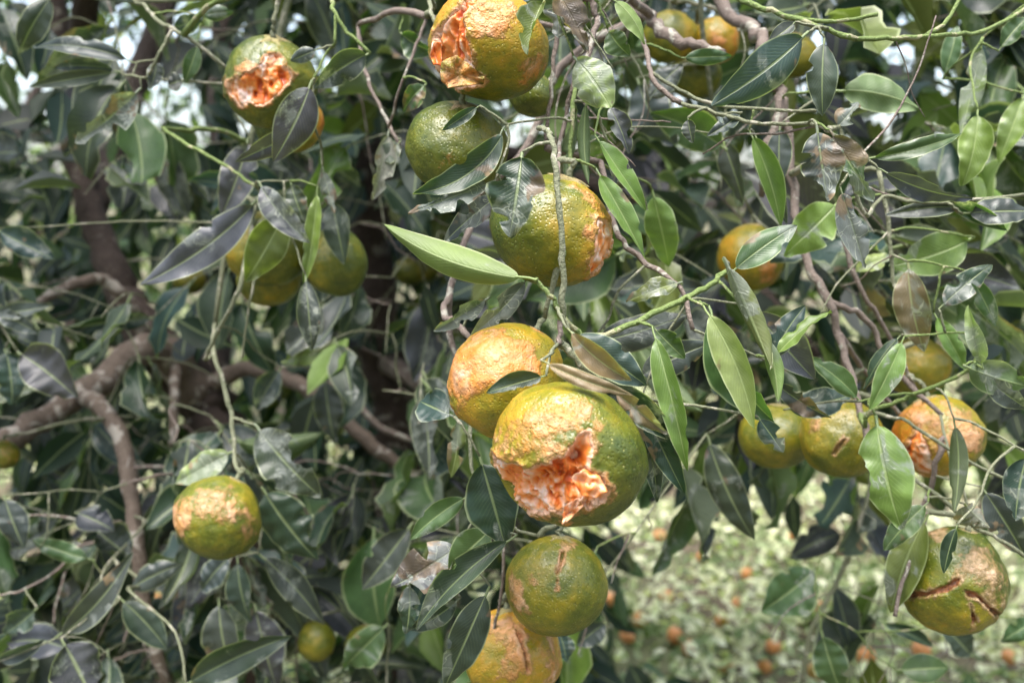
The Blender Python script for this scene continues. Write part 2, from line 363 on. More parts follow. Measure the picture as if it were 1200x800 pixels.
# nearest-wood growth: connect a point to the wood that already stands
GROWN = {'A': 0, 'B': 0}
def nearest(T, p, up=True):
    A = np.array([tuple(q) for q in NODES[T]]); v = A - np.array(tuple(p))
    cost = np.linalg.norm(v, axis=1)
    if up: cost = cost + np.clip(-v[:, 2], 0, None) * 1.2 + np.clip(-(A[:, 1] - p[1]), 0, None) * .8
    return NODES[T][int(np.argmin(cost))]
def grow(T, p, r0, r1, mat, name='twig', sag=.15, lead=None):
    q = nearest(T, p); p = Vector(p); L = (p - q).length
    if L < 0.004: return
    k = rng.random
    m1 = q.lerp(p, .35) + Vector((k() - .5, k() - .5, sag + k() * .2)) * min(L, .16) * .20
    m2 = q.lerp(p, .72) + Vector((k() - .5, k() - .5, sag * .6)) * min(L, .16) * .16
    pts = [q, m1, m2, p] if L > .05 else [q, m1, p]
    GROWN[T] += 1
    wood(T, name, pts, [r0, (r0 + r1) / 2, r1], mat, 6 if r0 < .004 else 8, 4, True, GROWN[T])

TW = [  # hand-placed twigs: tree, material, radius start, radius end (mm), connect?, points
 ('B', 'grey_twig', 1.3, 1.6, 0, [(630, 150, .47), (640, 152, .46), (648, 168, .452), (652, 210, .446), (657, 265, .444), (660, 330, .446), (658, 378, .45)]),
 ('B', 'twig_bark', 1.8, 1.0, 1, [(662, -10, .54), (655, 25, .55), (647, 100, .55), (640, 172, .55)]),
 ('B', 'twig_bark', 1.8, 1.1, 1, [(700, 20, .56), (690, 62, .55), (673, 95, .54), (658, 160, .54), (652, 212, .455)]),
 ('B', 'green_twig', 1.4, 1.2, 0, [(676, 92, .54), (671, 130, .53), (668, 205, .52), (660, 300, .47)]),
 ('B', 'green_twig', 1.1, 1.2, 0, [(627, 328, .445), (642, 342, .444), (652, 356, .446), (657, 378, .45)]),
 ('B', 'twig_bark', 1.3, 1.1, 0, [(657, 374, .45), (656, 390, .448), (654, 403, .445)]),
 ('B', 'green_twig', 1.5, 1.4, 0, [(660, 372, .455), (690, 396, .46), (745, 378, .47), (795, 353, .475), (832, 333, .48), (852, 318, .482)]),
 ('B', 'twig_bark', 1.7, 1.2, 1, [(704, 190, .56), (720, 266, .53), (746, 300, .52), (776, 320, .51), (800, 342, .505), (812, 386, .50)]),
 ('B', 'twig_bark', 2.3, 1.7, 1, [(560, 230, .66), (542, 296, .60), (528, 340, .585), (521, 368, .57), (536, 380, .55), (552, 396, .53)]),
 ('B', 'green_twig', 1.7, 1.5, 1, [(840, -14, .56), (878, 4, .54), (911, 15, .53), (962, 32, .52), (1003, 46, .515)]),
 ('B', 'green_twig', 1.3, 1.1, 0, [(925, 20, .53), (960, 25, .53), (992, 24, .53), (1028, 17, .53)]),
 ('B', 'green_twig', 1.4, 1.2, 0, [(1003, 46, .515), (1060, 44, .52), (1120, 41, .53), (1160, 34, .55), (1225, -6, .58)]),
 ('B', 'green_twig', 1.2, 1.0, 0, [(1085, 42, .525), (1110, 24, .53), (1130, -12, .54)]),
 ('B', 'twig_bark', 1.5, 1.5, 1, [(752, 40, .60), (757, 60, .57), (762, 84, .555), (778, 108, .545), (798, 121, .54)]),
 ('B', 'grey_twig', 1.1, .9, 0, [(762, 84, .555), (805, 110, .55), (852, 125, .545), (929, 130, .54), (956, 130, .53)]),
 ('B', 'grey_twig', 1.2, 1.0, 0, [(798, 121, .54), (848, 135, .53), (893, 146, .525), (958, 147, .52), (1005, 180, .515)]),
 ('B', 'green_twig', 1.4, 1.1, 1, [(1014, 500, .58), (1018, 484, .575), (1052, 470, .57), (1087, 456, .56), (1138, 430, .55), (1152, 395, .545)]),
 ('B', 'grey_twig', 1.2, 1.2, 0, [(1018, 520, .60), (1024, 526, .585), (1089, 573, .58), (1137, 613, .575), (1170, 631, .575), (1215, 660, .58)]),
 ('B', 'grey_twig', 1.1, 1.1, 1, [(1057, 490, .60), (1095, 515, .59), (1137, 541, .585), (1205, 575, .585)]),
 ('B', 'grey_twig', 1.0, .8, 0, [(1102, 486, .63), (1112, 530, .60), (1128, 570, .58), (1137, 612, .575)]),
 ('B', 'grey_twig', 2.4, 2.2, 1, [(1026, 520, .95), (1019, 567, .93), (1002, 628, .92), (984, 675, .92), (952, 735, .92), (940, 800, .93)]),
 ('B', 'grey_twig', 1.2, 1.0, 1, [(985, 150, .52), (1012, 250, .53), (1036, 230, .54), (1090, 238, .54), (1200, 228, .56)]),
 ('B', 'grey_twig', 1.5, 1.1, 1, [(1030, 200, .60), (1042, 270, .60), (1048, 340, .60), (1060, 395, .59)]),
 ('B', 'twig_bark', 1.4, 1.2, 1, [(1075, 600, .62), (1086, 605, .60), (1062, 670, .585), (1049, 722, .58)]),
 ('B', 'twig_bark', 1.3, .9, 1, [(595, 560, .60), (588, 600, .585), (590, 650, .575), (586, 705, .58), (578, 740, .585)]),
 ('B', 'grey_twig', 1.4, .9, 1, [(545, 470, .60), (551, 500, .58), (556, 560, .57), (600, 615, .565), (632, 628, .565)]),
 ('B', 'twig_bark', 1.1, .8, 1, [(500, 20, .62), (486, 60, .62), (470, 100, .62), (455, 150, .64)]),
 ('B', 'twig_bark', 1.6, 1.2, 1, [(420, 30, .70), (426, 80, .68), (448, 130, .67), (468, 170, .66)]),
 ('B', 'grey_twig', 1.3, 1.2, 1, [(500, -10, .58), (508, 20, .56), (520, 45, .56)]),
 ('A', 'grey_twig', 2.0, 1.5, 1, [(252, 380, .80), (250, 406, .74), (264, 460, .72), (273, 490, .715), (275, 530, .705), (281, 558, .69)]),
 ('A', 'grey_twig', 1.2, .9, 0, [(272, 488, .716), (285, 493, .71), (299, 498, .70)]),
 ('A', 'grey_twig', 1.8, 1.4, 1, [(300, 240, .74), (283, 329, .70), (267, 368, .70), (240, 418, .72), (252, 415, .74)]),
 ('A', 'grey_twig', 1.1, .8, 1, [(302, 270, .74), (298, 326, .70), (290, 368, .70), (284, 420, .71)]),
 ('A', 'green_twig', 1.5, 1.2, 1, [(190, 150, .72), (204, 160, .70), (231, 176, .68), (267, 196, .67), (303, 220, .66)]),
 ('A', 'grey_twig', 1.5, 1.2, 1, [(150, 2, .74), (169, 6, .72), (184, 25, .70), (202, 34, .69), (236, 55, .69), (268, 82, .70)]),
 ('A', 'grey_twig', 1.4, 1.1, 0, [(202, 35, .69), (192, 52, .69), (184, 70, .69), (172, 92, .70)]),
 ('A', 'grey_twig', 1.1, .9, 0, [(143, 87, .70), (172, 92, .70), (212, 95, .71), (262, 98, .72)]),
 ('A', 'green_twig', 1.5, 1.1, 1, [(386, -30, .62), (388, 0, .61), (394, 16, .60), (408, 38, .60), (434, 63, .60)]),
 ('A', 'green_twig', 1.0, .8, 0, [(393, 18, .60), (392, 50, .60), (384, 60, .61), (366, 96, .61)]),
 ('A', 'grey_twig', 1.1, .8, 0, [(268, 82, .70), (330, 140, .66), (368, 150, .63), (378, 190, .68), (372, 222, .68)]),
 ('A', 'grey_twig', 1.0, .8, 1, [(120, 690, .80), (140, 700, .76), (124, 715, .75), (75, 745, .74)]),
 ('A', 'twig_bark', 1.6, 1.0, 1, [(88, 640, .95), (70, 665, .85), (30, 690, .82), (0, 697, .82)]),
 ('A', 'twig_bark', 1.5, 1.0, 1, [(250, 560, .95), (200, 555, .88), (165, 562, .86), (150, 566, .86)]),
 ('A', 'grey_twig', 1.3, 1.0, 1, [(180, 690, .85), (150, 690, .78), (205, 740, .74), (218, 800, .72)]),
]
LATE = []
for (T, mat, r0, r1, con, pts) in TW:
    P = pp(*pts)
    if con and NODES[T]:
        grow(T, P[0], r0 * .0016, r0 * .001, mat)
    wood(T, 'twig', P, [r0 * .001, r1 * .001], mat, 7, 5)

# ------------------------------------------------------------------ fruit
def poly_sd(X, Y, poly):
    d = np.full(X.shape, 1e9); ins = np.zeros(X.shape, bool); n = len(poly)
    for k in range(n):
        (x0, y0), (x1, y1) = poly[k], poly[(k + 1) % n]
        ex, ey = x1 - x0, y1 - y0; wx, wy = X - x0, Y - y0
        t = np.clip((wx * ex + wy * ey) / (ex * ex + ey * ey + 1e-9), 0, 1)
        d = np.minimum(d, np.hypot(wx - ex * t, wy - ey * t))
        c = (y0 > Y) != (y1 > Y)
        ins ^= c & (X < (x1 - x0) * (Y - y0) / (y1 - y0 + 1e-12) + x0)
    return np.where(ins, -d, d)
def crop(ox, oy, f, *pts):
    return [(ox + x / f, oy + y / f) for x, y in pts]
FRUITS = []
def sphere_grid(nu, nv):
    th = np.linspace(0, math.pi, nv + 1)[1:-1]; ph = np.arange(nu) * 2 * math.pi / nu
    T_, P_ = np.meshgrid(th, ph, indexing='ij')
    D = np.stack([np.sin(T_) * np.cos(P_), np.sin(T_) * np.sin(P_), np.cos(T_)], -1).reshape(-1, 3)
    D = np.vstack([[0, 0, 1], D, [0, 0, -1]])
    F = []
    m = nv - 1
    for a in range(m - 1):
        b = 1 + a * nu
        i = np.arange(nu); j = (i + 1) % nu
        F.append(np.stack([b + i, b + nu + i, b + nu + j, b + j], 1))
    F = np.concatenate(F)
    i = np.arange(nu); j = (i + 1) % nu
    cap = [(0, 1 + a, 1 + b) for a, b in zip(i, j)] + [(len(D) - 1, 1 + (m - 1) * nu + b, 1 + (m - 1) * nu + a) for a, b in zip(i, j)]
    return D, F, cap
def body_radius(D, q, seed, lump):
    c = D[:, 2]; s = np.sqrt(np.clip(1 - c * c, 0, 1))
    r = 1 / np.sqrt(s * s + (c / q) ** 2)
    th = np.arccos(np.clip(c, -1, 1))
    r = r * (1 + .035 * np.exp(-(th / .42) ** 2) - .10 * np.exp(-(th / .16) ** 2) - .05 * np.exp(-((math.pi - th) / .25) ** 2))
    ph = np.arctan2(D[:, 1], D[:, 0])
    r = r * (1 + .007 * np.cos(10 * ph + seed) * s * np.exp(-(th / 1.3) ** 2))
    return r * (1 + lump * fbm(D * 1.5 + seed * 3.1, seed, 3) + .006 * fbm(D * 6 + seed, seed + 9, 3))
def fruit(T, cx, cy, d, rx, q, axis, ripe, label, wounds=(), scars=(), slits=(), deep=.22, holes=(), res=(96, 60), seed=1, lump=.042,
          name='tangerine', stem=True, grp='tangerines hanging on the near trees', scar_default=0.0, dry=0.0, crack=1.0, pale=()):
    """rx in photo pixels; ripe = (base, gx, gy) in the picture plane; outlines in photo pixels"""
    c0 = at(cx, cy, d); Rm = rx / FPX * d
    FRUITS.append((cx, cy, d, rx))
    root = empty(name, c0, label, 'tangerine', grp)
    ax = Vector(axis).normalized(); x = ax.cross(Vector((0.1, 0, 1))).normalized(); y = ax.cross(x)
    B = np.array([x, y, ax])                       # local fruit axes written in the camera frame
    D, F, cap = sphere_grid(*res)
    r = body_radius(D, q, seed, lump)
    Pc = (D * r[:, None]) @ B                      # camera frame, unit = equatorial radius
    X = cx + Pc[:, 0] * rx; Y = cy - Pc[:, 1] * rx; front = Pc[:, 2] > -0.12
    nz = fbm(Pc * 6 + seed * 7, seed + 20, 4) * .05 + fbm(Pc * 22, seed + 30, 2) * .018
    sd = np.full(len(D), 1.0)
    for w_ in wounds: sd = np.minimum(sd, np.where(front, poly_sd(X, Y, w_) / rx, 1.0))
    sdn = sd + np.where(sd < .5, nz, 0)
    scar = np.full(len(D), scar_default)
    for s_ in scars:
        amp = .92
        if isinstance(s_, dict): amp, s_ = s_['a'], s_['p']
        ss = np.where(front, poly_sd(X, Y, s_) / rx, 1.0) + nz * 1.5
        scar = np.maximum(scar, amp * sstep(.20, -.16, ss))
    slit = np.zeros(len(D))
    for s_ in slits:
        ss = np.where(front, poly_sd(X, Y, s_) / rx, 1.0) + nz * .6
        slit = np.maximum(slit, sstep(.006, -.032, ss))
        scar = np.maximum(scar, .8 * sstep(.11, .0, ss))
    scar = np.maximum(scar, sstep(.16, .02, sdn) * .75)
    rr = np.ones(len(D))
    rr += .022 * np.exp(-((sdn - .045) / .04) ** 2) * (1 + 1.2 * fbm(Pc * 9, seed + 3, 2))      # torn peel lifts at the rim
    rr -= slit * .11
    rr += scar * .012 * fbm(Pc * 11, seed + 5, 3)
    rr -= .30 * sstep(0.0, -.07, sdn) + deep * sstep(-.03, -.3, sdn)
    rim = sstep(.022, -.012, sdn)
    rp = ripe[0] + ripe[1] * Pc[:, 0] + ripe[2] * Pc[:, 1] + .16 * fbm(Pc * 1.6, seed + 11, 3)
    zf = (CAM - c0).normalized(); xf = MR.col[0] - zf * MR.col[0].dot(zf); xf.normalize(); yf = zf.cross(xf)
    MF = Matrix((xf, yf, zf)).transposed(); rot = np.array(MF)      # fruit frame -> world
    Pw = (Pc * rr[:, None] * Rm) @ rot.T
    Fl = np.concatenate([F, np.array([(a, b, c, c) for a, b, c in cap])]) if False else F
    FF = [tuple(f) for f in F.tolist()] + cap
    me = mesh('peel', Pw, FF, M['peel'], attrs={'ripe': rp, 'scar': scar, 'rim': rim, 'crack': slit * crack, 'dry': np.full(len(D), dry)})
    obj('peel', me, root)
    if wounds:
        n1 = fbm(Pc * 5 + 3 * seed, seed + 40, 3, .45); n2 = np.abs(fbm(Pc * np.array([7., 3.5, 7.]) + seed, seed + 50, 3, .4))
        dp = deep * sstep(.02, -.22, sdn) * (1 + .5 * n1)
        hh = np.zeros(len(D))
        for (hx, hy, hr, hd) in holes:
            hh += hd * np.exp(-(((X - hx) ** 2 + (Y - hy) ** 2) / hr ** 2)) * front
        pr = .955 - dp - hh * sstep(.05, -.06, sdn) + (.05 * n1 - .12 * n2 + .045) * sstep(.06, -.08, sdn) - .05 * sstep(.0, .1, sdn)
        keep = sdn < .14
        kf = [tuple(f) for f in F.tolist() if keep[list(f)].all()]
        used = sorted({v for f in kf for v in f}); mp = {v: i for i, v in enumerate(used)}
        if kf:
            PP = (Pc[used] * pr[used, None] * Rm) @ rot.T
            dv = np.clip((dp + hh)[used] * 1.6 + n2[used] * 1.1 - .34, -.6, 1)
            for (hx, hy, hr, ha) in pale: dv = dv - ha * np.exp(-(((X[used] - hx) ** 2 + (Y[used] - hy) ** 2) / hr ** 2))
            obj('pulp', mesh('pulp', PP, [[mp[v] for v in f] for f in kf], M['pulp'], attrs={'deep': dv}), root)
    # calyx and stalk
    top = Vector((rot @ (np.array(ax) * Rm * q * .945)).tolist()); axw = MF @ ax
    V, FF = [], []
    t1 = axw.cross(Vector((.3, .9, .1))).normalized(); t2 = axw.cross(t1)
    nl = 20
    V.append(top + axw * Rm * .03)
    for ring, (rad_, h_) in enumerate(((.09, .085), (.17, .075), (.27, .01))):
        for k in range(nl):
            a = 2 * math.pi * k / nl; lo = 1 + (.42 * math.cos(5 * a) if ring == 2 else .12 * math.cos(5 * a) * ring)
            V.append(top + (t1 * math.cos(a) + t2 * math.sin(a)) * Rm * rad_ * lo + axw * Rm * h_)
    for k in range(nl): FF.append((0, 1 + k, 1 + (k + 1) % nl))
    for ring in range(2):
        for k in range(nl):
            FF.append((1 + ring * nl + k, 1 + (ring + 1) * nl + k, 1 + (ring + 1) * nl + (k + 1) % nl, 1 + ring * nl + (k + 1) % nl))
    obj('calyx', mesh('calyx', V, FF, M['calyx']), root)
    if stem and T:
        e = c0 + top + axw * Rm * .35
        tube('stalk', [c0 + top + axw * Rm * .02, c0 + top + axw * Rm * .2 + t1 * Rm * .03, e], [.0022, .0015, .0014], 'grey_twig', root, 7, 4)
        grow(T, e, .0022, .0014, 'grey_twig')
    return root

H = (200, 130)
c4 = lambda *p: crop(500, 360, 2.963, *p)
c2 = lambda *p: crop(400, 0, 2.9625, *p)
c5 = lambda *p: crop(400, 265, 2.9625, *p)
bl = lambda *p: crop(0, 530, 2.9625, *p)
bc = lambda *p: crop(400, 530, 2.9625, *p)
br = lambda *p: crop(800, 530, 2.9625, *p)
rc = lambda *p: crop(820, 420, 3.158, *p)
main = fruit('B', 667, 533, .425, 92, .87, (.32, .86, -.35), (.36, -.22, .08), 'large torn tangerine with gaping orange pulp, lowest of the touching pair under brown leaves',
      wounds=[c4((222, 600), (240, 510), (290, 535), (350, 560), (420, 548), (440, 522), (480, 515), (520, 450), (562, 440), (572, 480), (562, 560), (600, 590), (630, 640), (610, 668), (560, 690), (530, 668), (480, 722), (440, 700), (390, 722), (340, 715), (290, 680), (230, 650))],
      scars=[{'a': .74, 'p': c4((250, 430), (390, 330), (560, 330), (610, 420), (540, 460), (430, 545), (320, 540), (240, 520))}], deep=.20,
      holes=[(672, 530, 12, .30), (630, 560, 18, .16), (686, 552, 10, .16), (655, 580, 8, .10)], pale=[(616, 576, 24, .55), (660, 598, 16, .45), (694, 576, 14, .4), (596, 548, 14, .3)], res=(300, 190), seed=3, lump=.04)
fruit('B', 594, 447, .475, 69, 1.0, (.45, .75, -.2), (.62, -.08, .04), 'golden tangerine with scraped orange cheek behind the large torn one',
      scars=[{'a': 1.25, 'p': c4((75, 190), (165, 105), (260, 85), (375, 140), (390, 215), (350, 245), (220, 255), (205, 290), (130, 320), (70, 305))}, c4((360, 50), (450, 60), (450, 110), (370, 90)), c4((70, 330), (110, 350), (110, 400), (70, 390))],
      wounds=[c4((68, 350), (95, 345), (112, 385), (95, 405), (74, 390))], deep=.05, res=H, seed=5)
fruit('B', 647, 271, .50, 73, .88, (.3, .9, .15), (.42, .36, -.05), 'yellow-green tangerine with a long orange gash, behind the grey vertical twig',
      wounds=[c5((885, -20), (930, -10), (948, 40), (942, 80), (920, 120), (880, 165), (862, 185), (856, 130), (872, 70))],
      scars=[c2((800, 650), (870, 680), (930, 740), (950, 840), (930, 960), (880, 940), (890, 800), (840, 720)), c5((840, 0), (880, 20), (870, 90), (850, 60))], deep=.09, pale=[(702, 300, 10, .3)], res=H, seed=8)
fruit('B', 536, 173, .56, 61, .84, (.12, .88, .32), (.27, .10, -.10), 'green tangerine crossed by an arching dark leaf',
      scars=[[(519, 180), (527, 177), (533, 184), (527, 190), (520, 188)]], res=H, seed=12)
fruit('B', 573, 54, .53, 70, .87, (.25, .80, -.35), (.62, -.02, .30), 'torn tangerine with curling peel flap above the green one',
      wounds=[c2((440, 20), (400, 50), (335, 110), (325, 180), (318, 220), (335, 260), (345, 305), (400, 304), (460, 292), (494, 275), (464, 225), (455, 180), (440, 150), (430, 70), (470, 20), (520, -6), (450, -20))],
      scars=[c2((430, 60), (520, 0), (590, 20), (610, 90), (560, 130), (470, 140)), c2((620, 200), (695, 170), (705, 240), (640, 310), (610, 260))], deep=.14, res=(260, 170), seed=15)
fruit('A', 318, 98, .66, 54, .98, (.1, .9, .3), (.20, .10, -.10), 'mossy green tangerine gouged open across the front',
      wounds=[crop(200, 0, 5, (340, 475), (430, 455), (540, 385), (560, 330), (640, 330), (660, 380), (712, 440), (705, 480), (640, 530), (560, 605), (510, 612), (450, 600), (420, 618), (350, 548))],
      scars=[crop(200, 0, 5, (400, 430), (430, 370), (520, 360), (560, 400), (520, 440))], deep=.13, res=H, seed=17)
fruit('A', 338, 143, .72, 40, .9, (.0, 1, .1), (.42, .5, 0), 'half hidden tangerine beneath the mossy gouged one', seed=19)
fruit('A', 313, 292, .76, 48, .9, (.1, .9, .2), (.30, -.28, .0), 'greenish yellow tangerine behind the olive leaf', seed=21)
fruit('A', 316, 325, .80, 38, .9, (-.1, .9, -.2), (.33, .0, -.1), 'small low tangerine tucked under two green ones', seed=23)
fruit('A', 394, 308, .76, 37, 1.08, (0, 1, .1), (.22, -.18, .0), 'dark green tangerine beside the long curled leaf', seed=24)
fruit('A', 222, 328, 1.3, 19, .9, (0, 1, 0), (.36, 0, 0), 'small blurred green tangerine beside the trunk fork', seed=25, res=(48, 32))
fruit('B', 479, 318, 1.4, 18, .9, (0, 1, 0), (.33, 0, 0), 'dim green tangerine, paler of two before the dark trunk', seed=26, res=(48, 32))
fruit('B', 500, 316, 1.42, 16, .9, (0, 1, 0), (.40, 0, 0), 'dim yellowish tangerine, smaller of two before the dark trunk', seed=27, res=(48, 32))
fruit('A', 255, 606, .68, 51, .93, (.40, .85, .1), (.32, .06, .05), 'scabbed green tangerine hanging alone on a grey twig',
      scars=[{'a': 1.2, 'p': bl((605, 200), (640, 165), (680, 180), (662, 220), (670, 265), (640, 290), (612, 255))}, {'a': .66, 'p': bl((640, 160), (700, 120), (800, 110), (840, 170), (880, 230), (895, 290), (850, 310), (820, 250), (740, 235), (680, 230))}], deep=.06, res=H, seed=31, dry=.35)
fruit('B', 652, 686, .56, 60, .95, (.1, .9, .2), (.37, -.06, .08), 'yellow-green tangerine with a pink surface crack below the torn one',
      scars=[bc((590, 420), (630, 440), (650, 545), (610, 560), (575, 480)), bc((760, 300), (810, 320), (795, 350), (770, 345)), bc((650, 430), (690, 425), (690, 460), (650, 460))],
      slits=[bc((765, 345), (776, 350), (768, 390), (755, 420), (755, 480), (742, 478), (745, 415), (758, 385))], res=H, seed=33, lump=.025, dry=.35, crack=.35)
fruit('B', 601, 768, .60, 57, .95, (-.1, .9, .25), (.72, .05, .0), 'orange russet tangerine cut by the lower leaf, under a green one',
      scars=[bc((490, 560), (600, 585), (650, 650), (660, 760), (600, 800), (530, 760), (560, 680), (500, 640)), bc((720, 640), (760, 700), (755, 800), (710, 790))],
      slits=[bc((600, 600), (630, 630), (650, 700), (655, 760), (640, 760), (630, 690), (605, 640))], res=H, seed=36, dry=.25, crack=.6)
fruit('B', 371, 751, .95, 22, 1.05, (0, 1, .1), (.34, 0, .0), 'small plain green tangerine low among grey leaves', seed=38, res=(64, 40))
fruit('B', 428, 756, .95, 24, .95, (0, 1, .1), (.25, 0, .0), 'dark green tangerine behind a drooping leaf', seed=39, res=(64, 40))
fruit('B', 910, 512, .72, 44, .85, (.1, .95, .0), (.36, -.12, .0), 'shaded yellow-green tangerine at the end of the row of three', seed=41)
fruit('B', 987, 514, .66, 49, .95, (.1, .95, .2), (.40, -.08, .05), 'yellow-green tangerine with two short scratches, middle of the row of three',
      scars=[rc((405, 225), (455, 220), (455, 275), (420, 280))], slits=[rc((490, 352), (530, 290), (545, 298), (502, 358))], res=H, seed=43, crack=.25, dry=.5)
fruit('B', 1100, 511, .66, 50, .93, (-.2, .9, .1), (.70, -.30, -.05), 'cracked orange tangerine with russet cheek in the row of three',
      wounds=[rc((770, 330), (820, 250), (850, 330), (872, 410), (830, 425), (785, 380))],
      scars=[rc((745, 200), (830, 150), (900, 230), (930, 340), (870, 350), (800, 250)), rc((900, 160), (980, 190), (1040, 280), (1010, 350), (930, 330))], deep=.03, res=H, seed=45, dry=.3)
fruit('B', 1074, 430, .80, 38, .9, (0, 1, 0), (.50, 0, 0), 'yellow tangerine hidden among twigs over the cracked orange one', seed=47)
fruit('B', 1117, 681, .60, 60, 1.03, (.35, .9, .25), (.33, -.10, -.18), 'lopsided green tangerine split by deep brown cracks',
      slits=[br((772, 488), (850, 478), (910, 463), (962, 428), (972, 450), (920, 482), (860, 497), (790, 507)), br((968, 468), (1010, 485), (1050, 530), (1090, 566), (1060, 566), (1010, 505), (975, 500)), br((985, 520), (1000, 580), (975, 615), (985, 575))],
      scars=[{'a': .72, 'p': br((930, 420), (1000, 320), (1060, 330), (1110, 440), (1100, 540), (1040, 530), (990, 470))}, br((850, 270), (930, 260), (940, 300), (880, 310))], res=H, seed=51, lump=.05, dry=.75)
fruit('B', 881, 302, .84, 39, 1.0, (0, 1, 0), (.55, -.15, 0), 'dull yellow tangerine behind the upright pointed leaf', scars=[[(895, 300), (910, 305), (905, 335), (890, 330)]], seed=53)
fruit('B', 785, 44, .80, 33, .9, (0, 1, 0), (.42, .1, .0), 'olive yellow tangerine behind the thick grey twig', seed=55)
fruit('B', 838, 48, .80, 28, .95, (0, 1, 0), (.76, .1, .0), 'small golden tangerine beside the thick grey twig', scars=[[(835, 42), (850, 42), (848, 55), (834, 54)]], seed=56)
fruit('B', 815, 90, .84, 30, .9, (0, 1, 0), (.30, .0, .0), 'shaded green tangerine under the small golden one', seed=57)
fruit('B', 624, 112, .60, 28, .9, (.3, 1, 0), (.18, .0, .0), 'little dark green tangerine peeping out under the peeled one', seed=58)
fruit('B', 930, 66, .86, 28, .9, (0, 1, 0), (.46, .0, .0), 'yellowish tangerine behind the broad glossy leaf', seed=59)
fruit('A', 4, 533, .95, 18, .95, (0, 1, 0), (.45, .0, .0), 'brownish tangerine beside the pale limb', seed=61, res=(64, 40), scar_default=.4)

# torn peel tongues that stand away from the fruit
def flap(root_, pts, rx_, d, lift, mat, attrs, nm='peel_flap', n=12, seed=1):
    """closed tongue: outline in photo pixels, curled towards the viewer; has thickness"""
    P = [np.array(p, float) for p in pts]; m = len(P); c = sum(P) / m
    V, F, up = [], [], []
    rings = 7
    for side in (0, 1):
        for k in range(rings + 1):
            f = k / rings
            for j in range(m):
                p = c + (P[j] - c) * f
                q = np.array([[p[0] * .11, p[1] * .11, seed]])
                z = lift * (f * f) * (.5 + .5 * math.sin(j * 1.7 + seed)) + .0028 * float(fbm(q, seed, 3)[0])
                V.append(at(p[0], p[1], d - z + (.0011 if side else 0)) - root_.location); up.append(f)
    s0 = (rings + 1) * m
    for k in range(rings):
        for j in range(m):
            a, b = k * m + j, k * m + (j + 1) % m
            F.append((a, b, b + m, a + m)); F.append((s0 + a, s0 + a + m, s0 + b + m, s0 + b))
    for j in range(m):
        a, b = rings * m + j, rings * m + (j + 1) % m
        F.append((a, b, s0 + b, s0 + a))
    at_ = {k: np.full(len(V), v) for k, v in attrs.items()}
    o = obj(nm, mesh(nm, V, F, M[mat], attrs=at_), root_)
    return o
def dense(pts, k=4, j=1.0, seed=0):
    r_ = random.Random(seed); out = []
    for i in range(len(pts)):
        a, b = pts[i], pts[(i + 1) % len(pts)]
        for s in range(k):
            t = s / k; out.append((a[0] + (b[0] - a[0]) * t + (r_.random() - .5) * j, a[1] + (b[1] - a[1]) * t + (r_.random() - .5) * j))
    return out
flap(main, dense(c4((478, 690), (505, 672), (540, 655), (558, 668), (530, 705), (490, 742), (468, 758), (472, 720)), 3, 1.2, 1), 92, .400, .004, 'pulp', {'deep': -.55}, 'pith_flap', seed=2)
flap(main, dense(c4((500, 590), (545, 560), (600, 585), (628, 640), (590, 660), (540, 655)), 3, 1.5, 2), 92, .392, .003, 'pulp', {'deep': 0.18}, 'pith_flap', seed=4)
top5 = [o for o in COL.objects if o.get('label', '').startswith('torn tangerine with curling')][0]
flap(top5, dense(c2((345, 215), (400, 190), (440, 220), (495, 265), (495, 292), (440, 300), (370, 305), (345, 280)), 3, 1.5, 6), 70, .478, .006, 'peel', {'ripe': .62, 'scar': .75, 'rim': .25}, seed=9)
flap(top5, dense(c2((318, 140), (345, 150), (350, 230), (320, 225), (308, 190)), 3, 1.2, 8), 70, .505, .005, 'pulp', {'deep': .2}, 'pith_flap', seed=11)

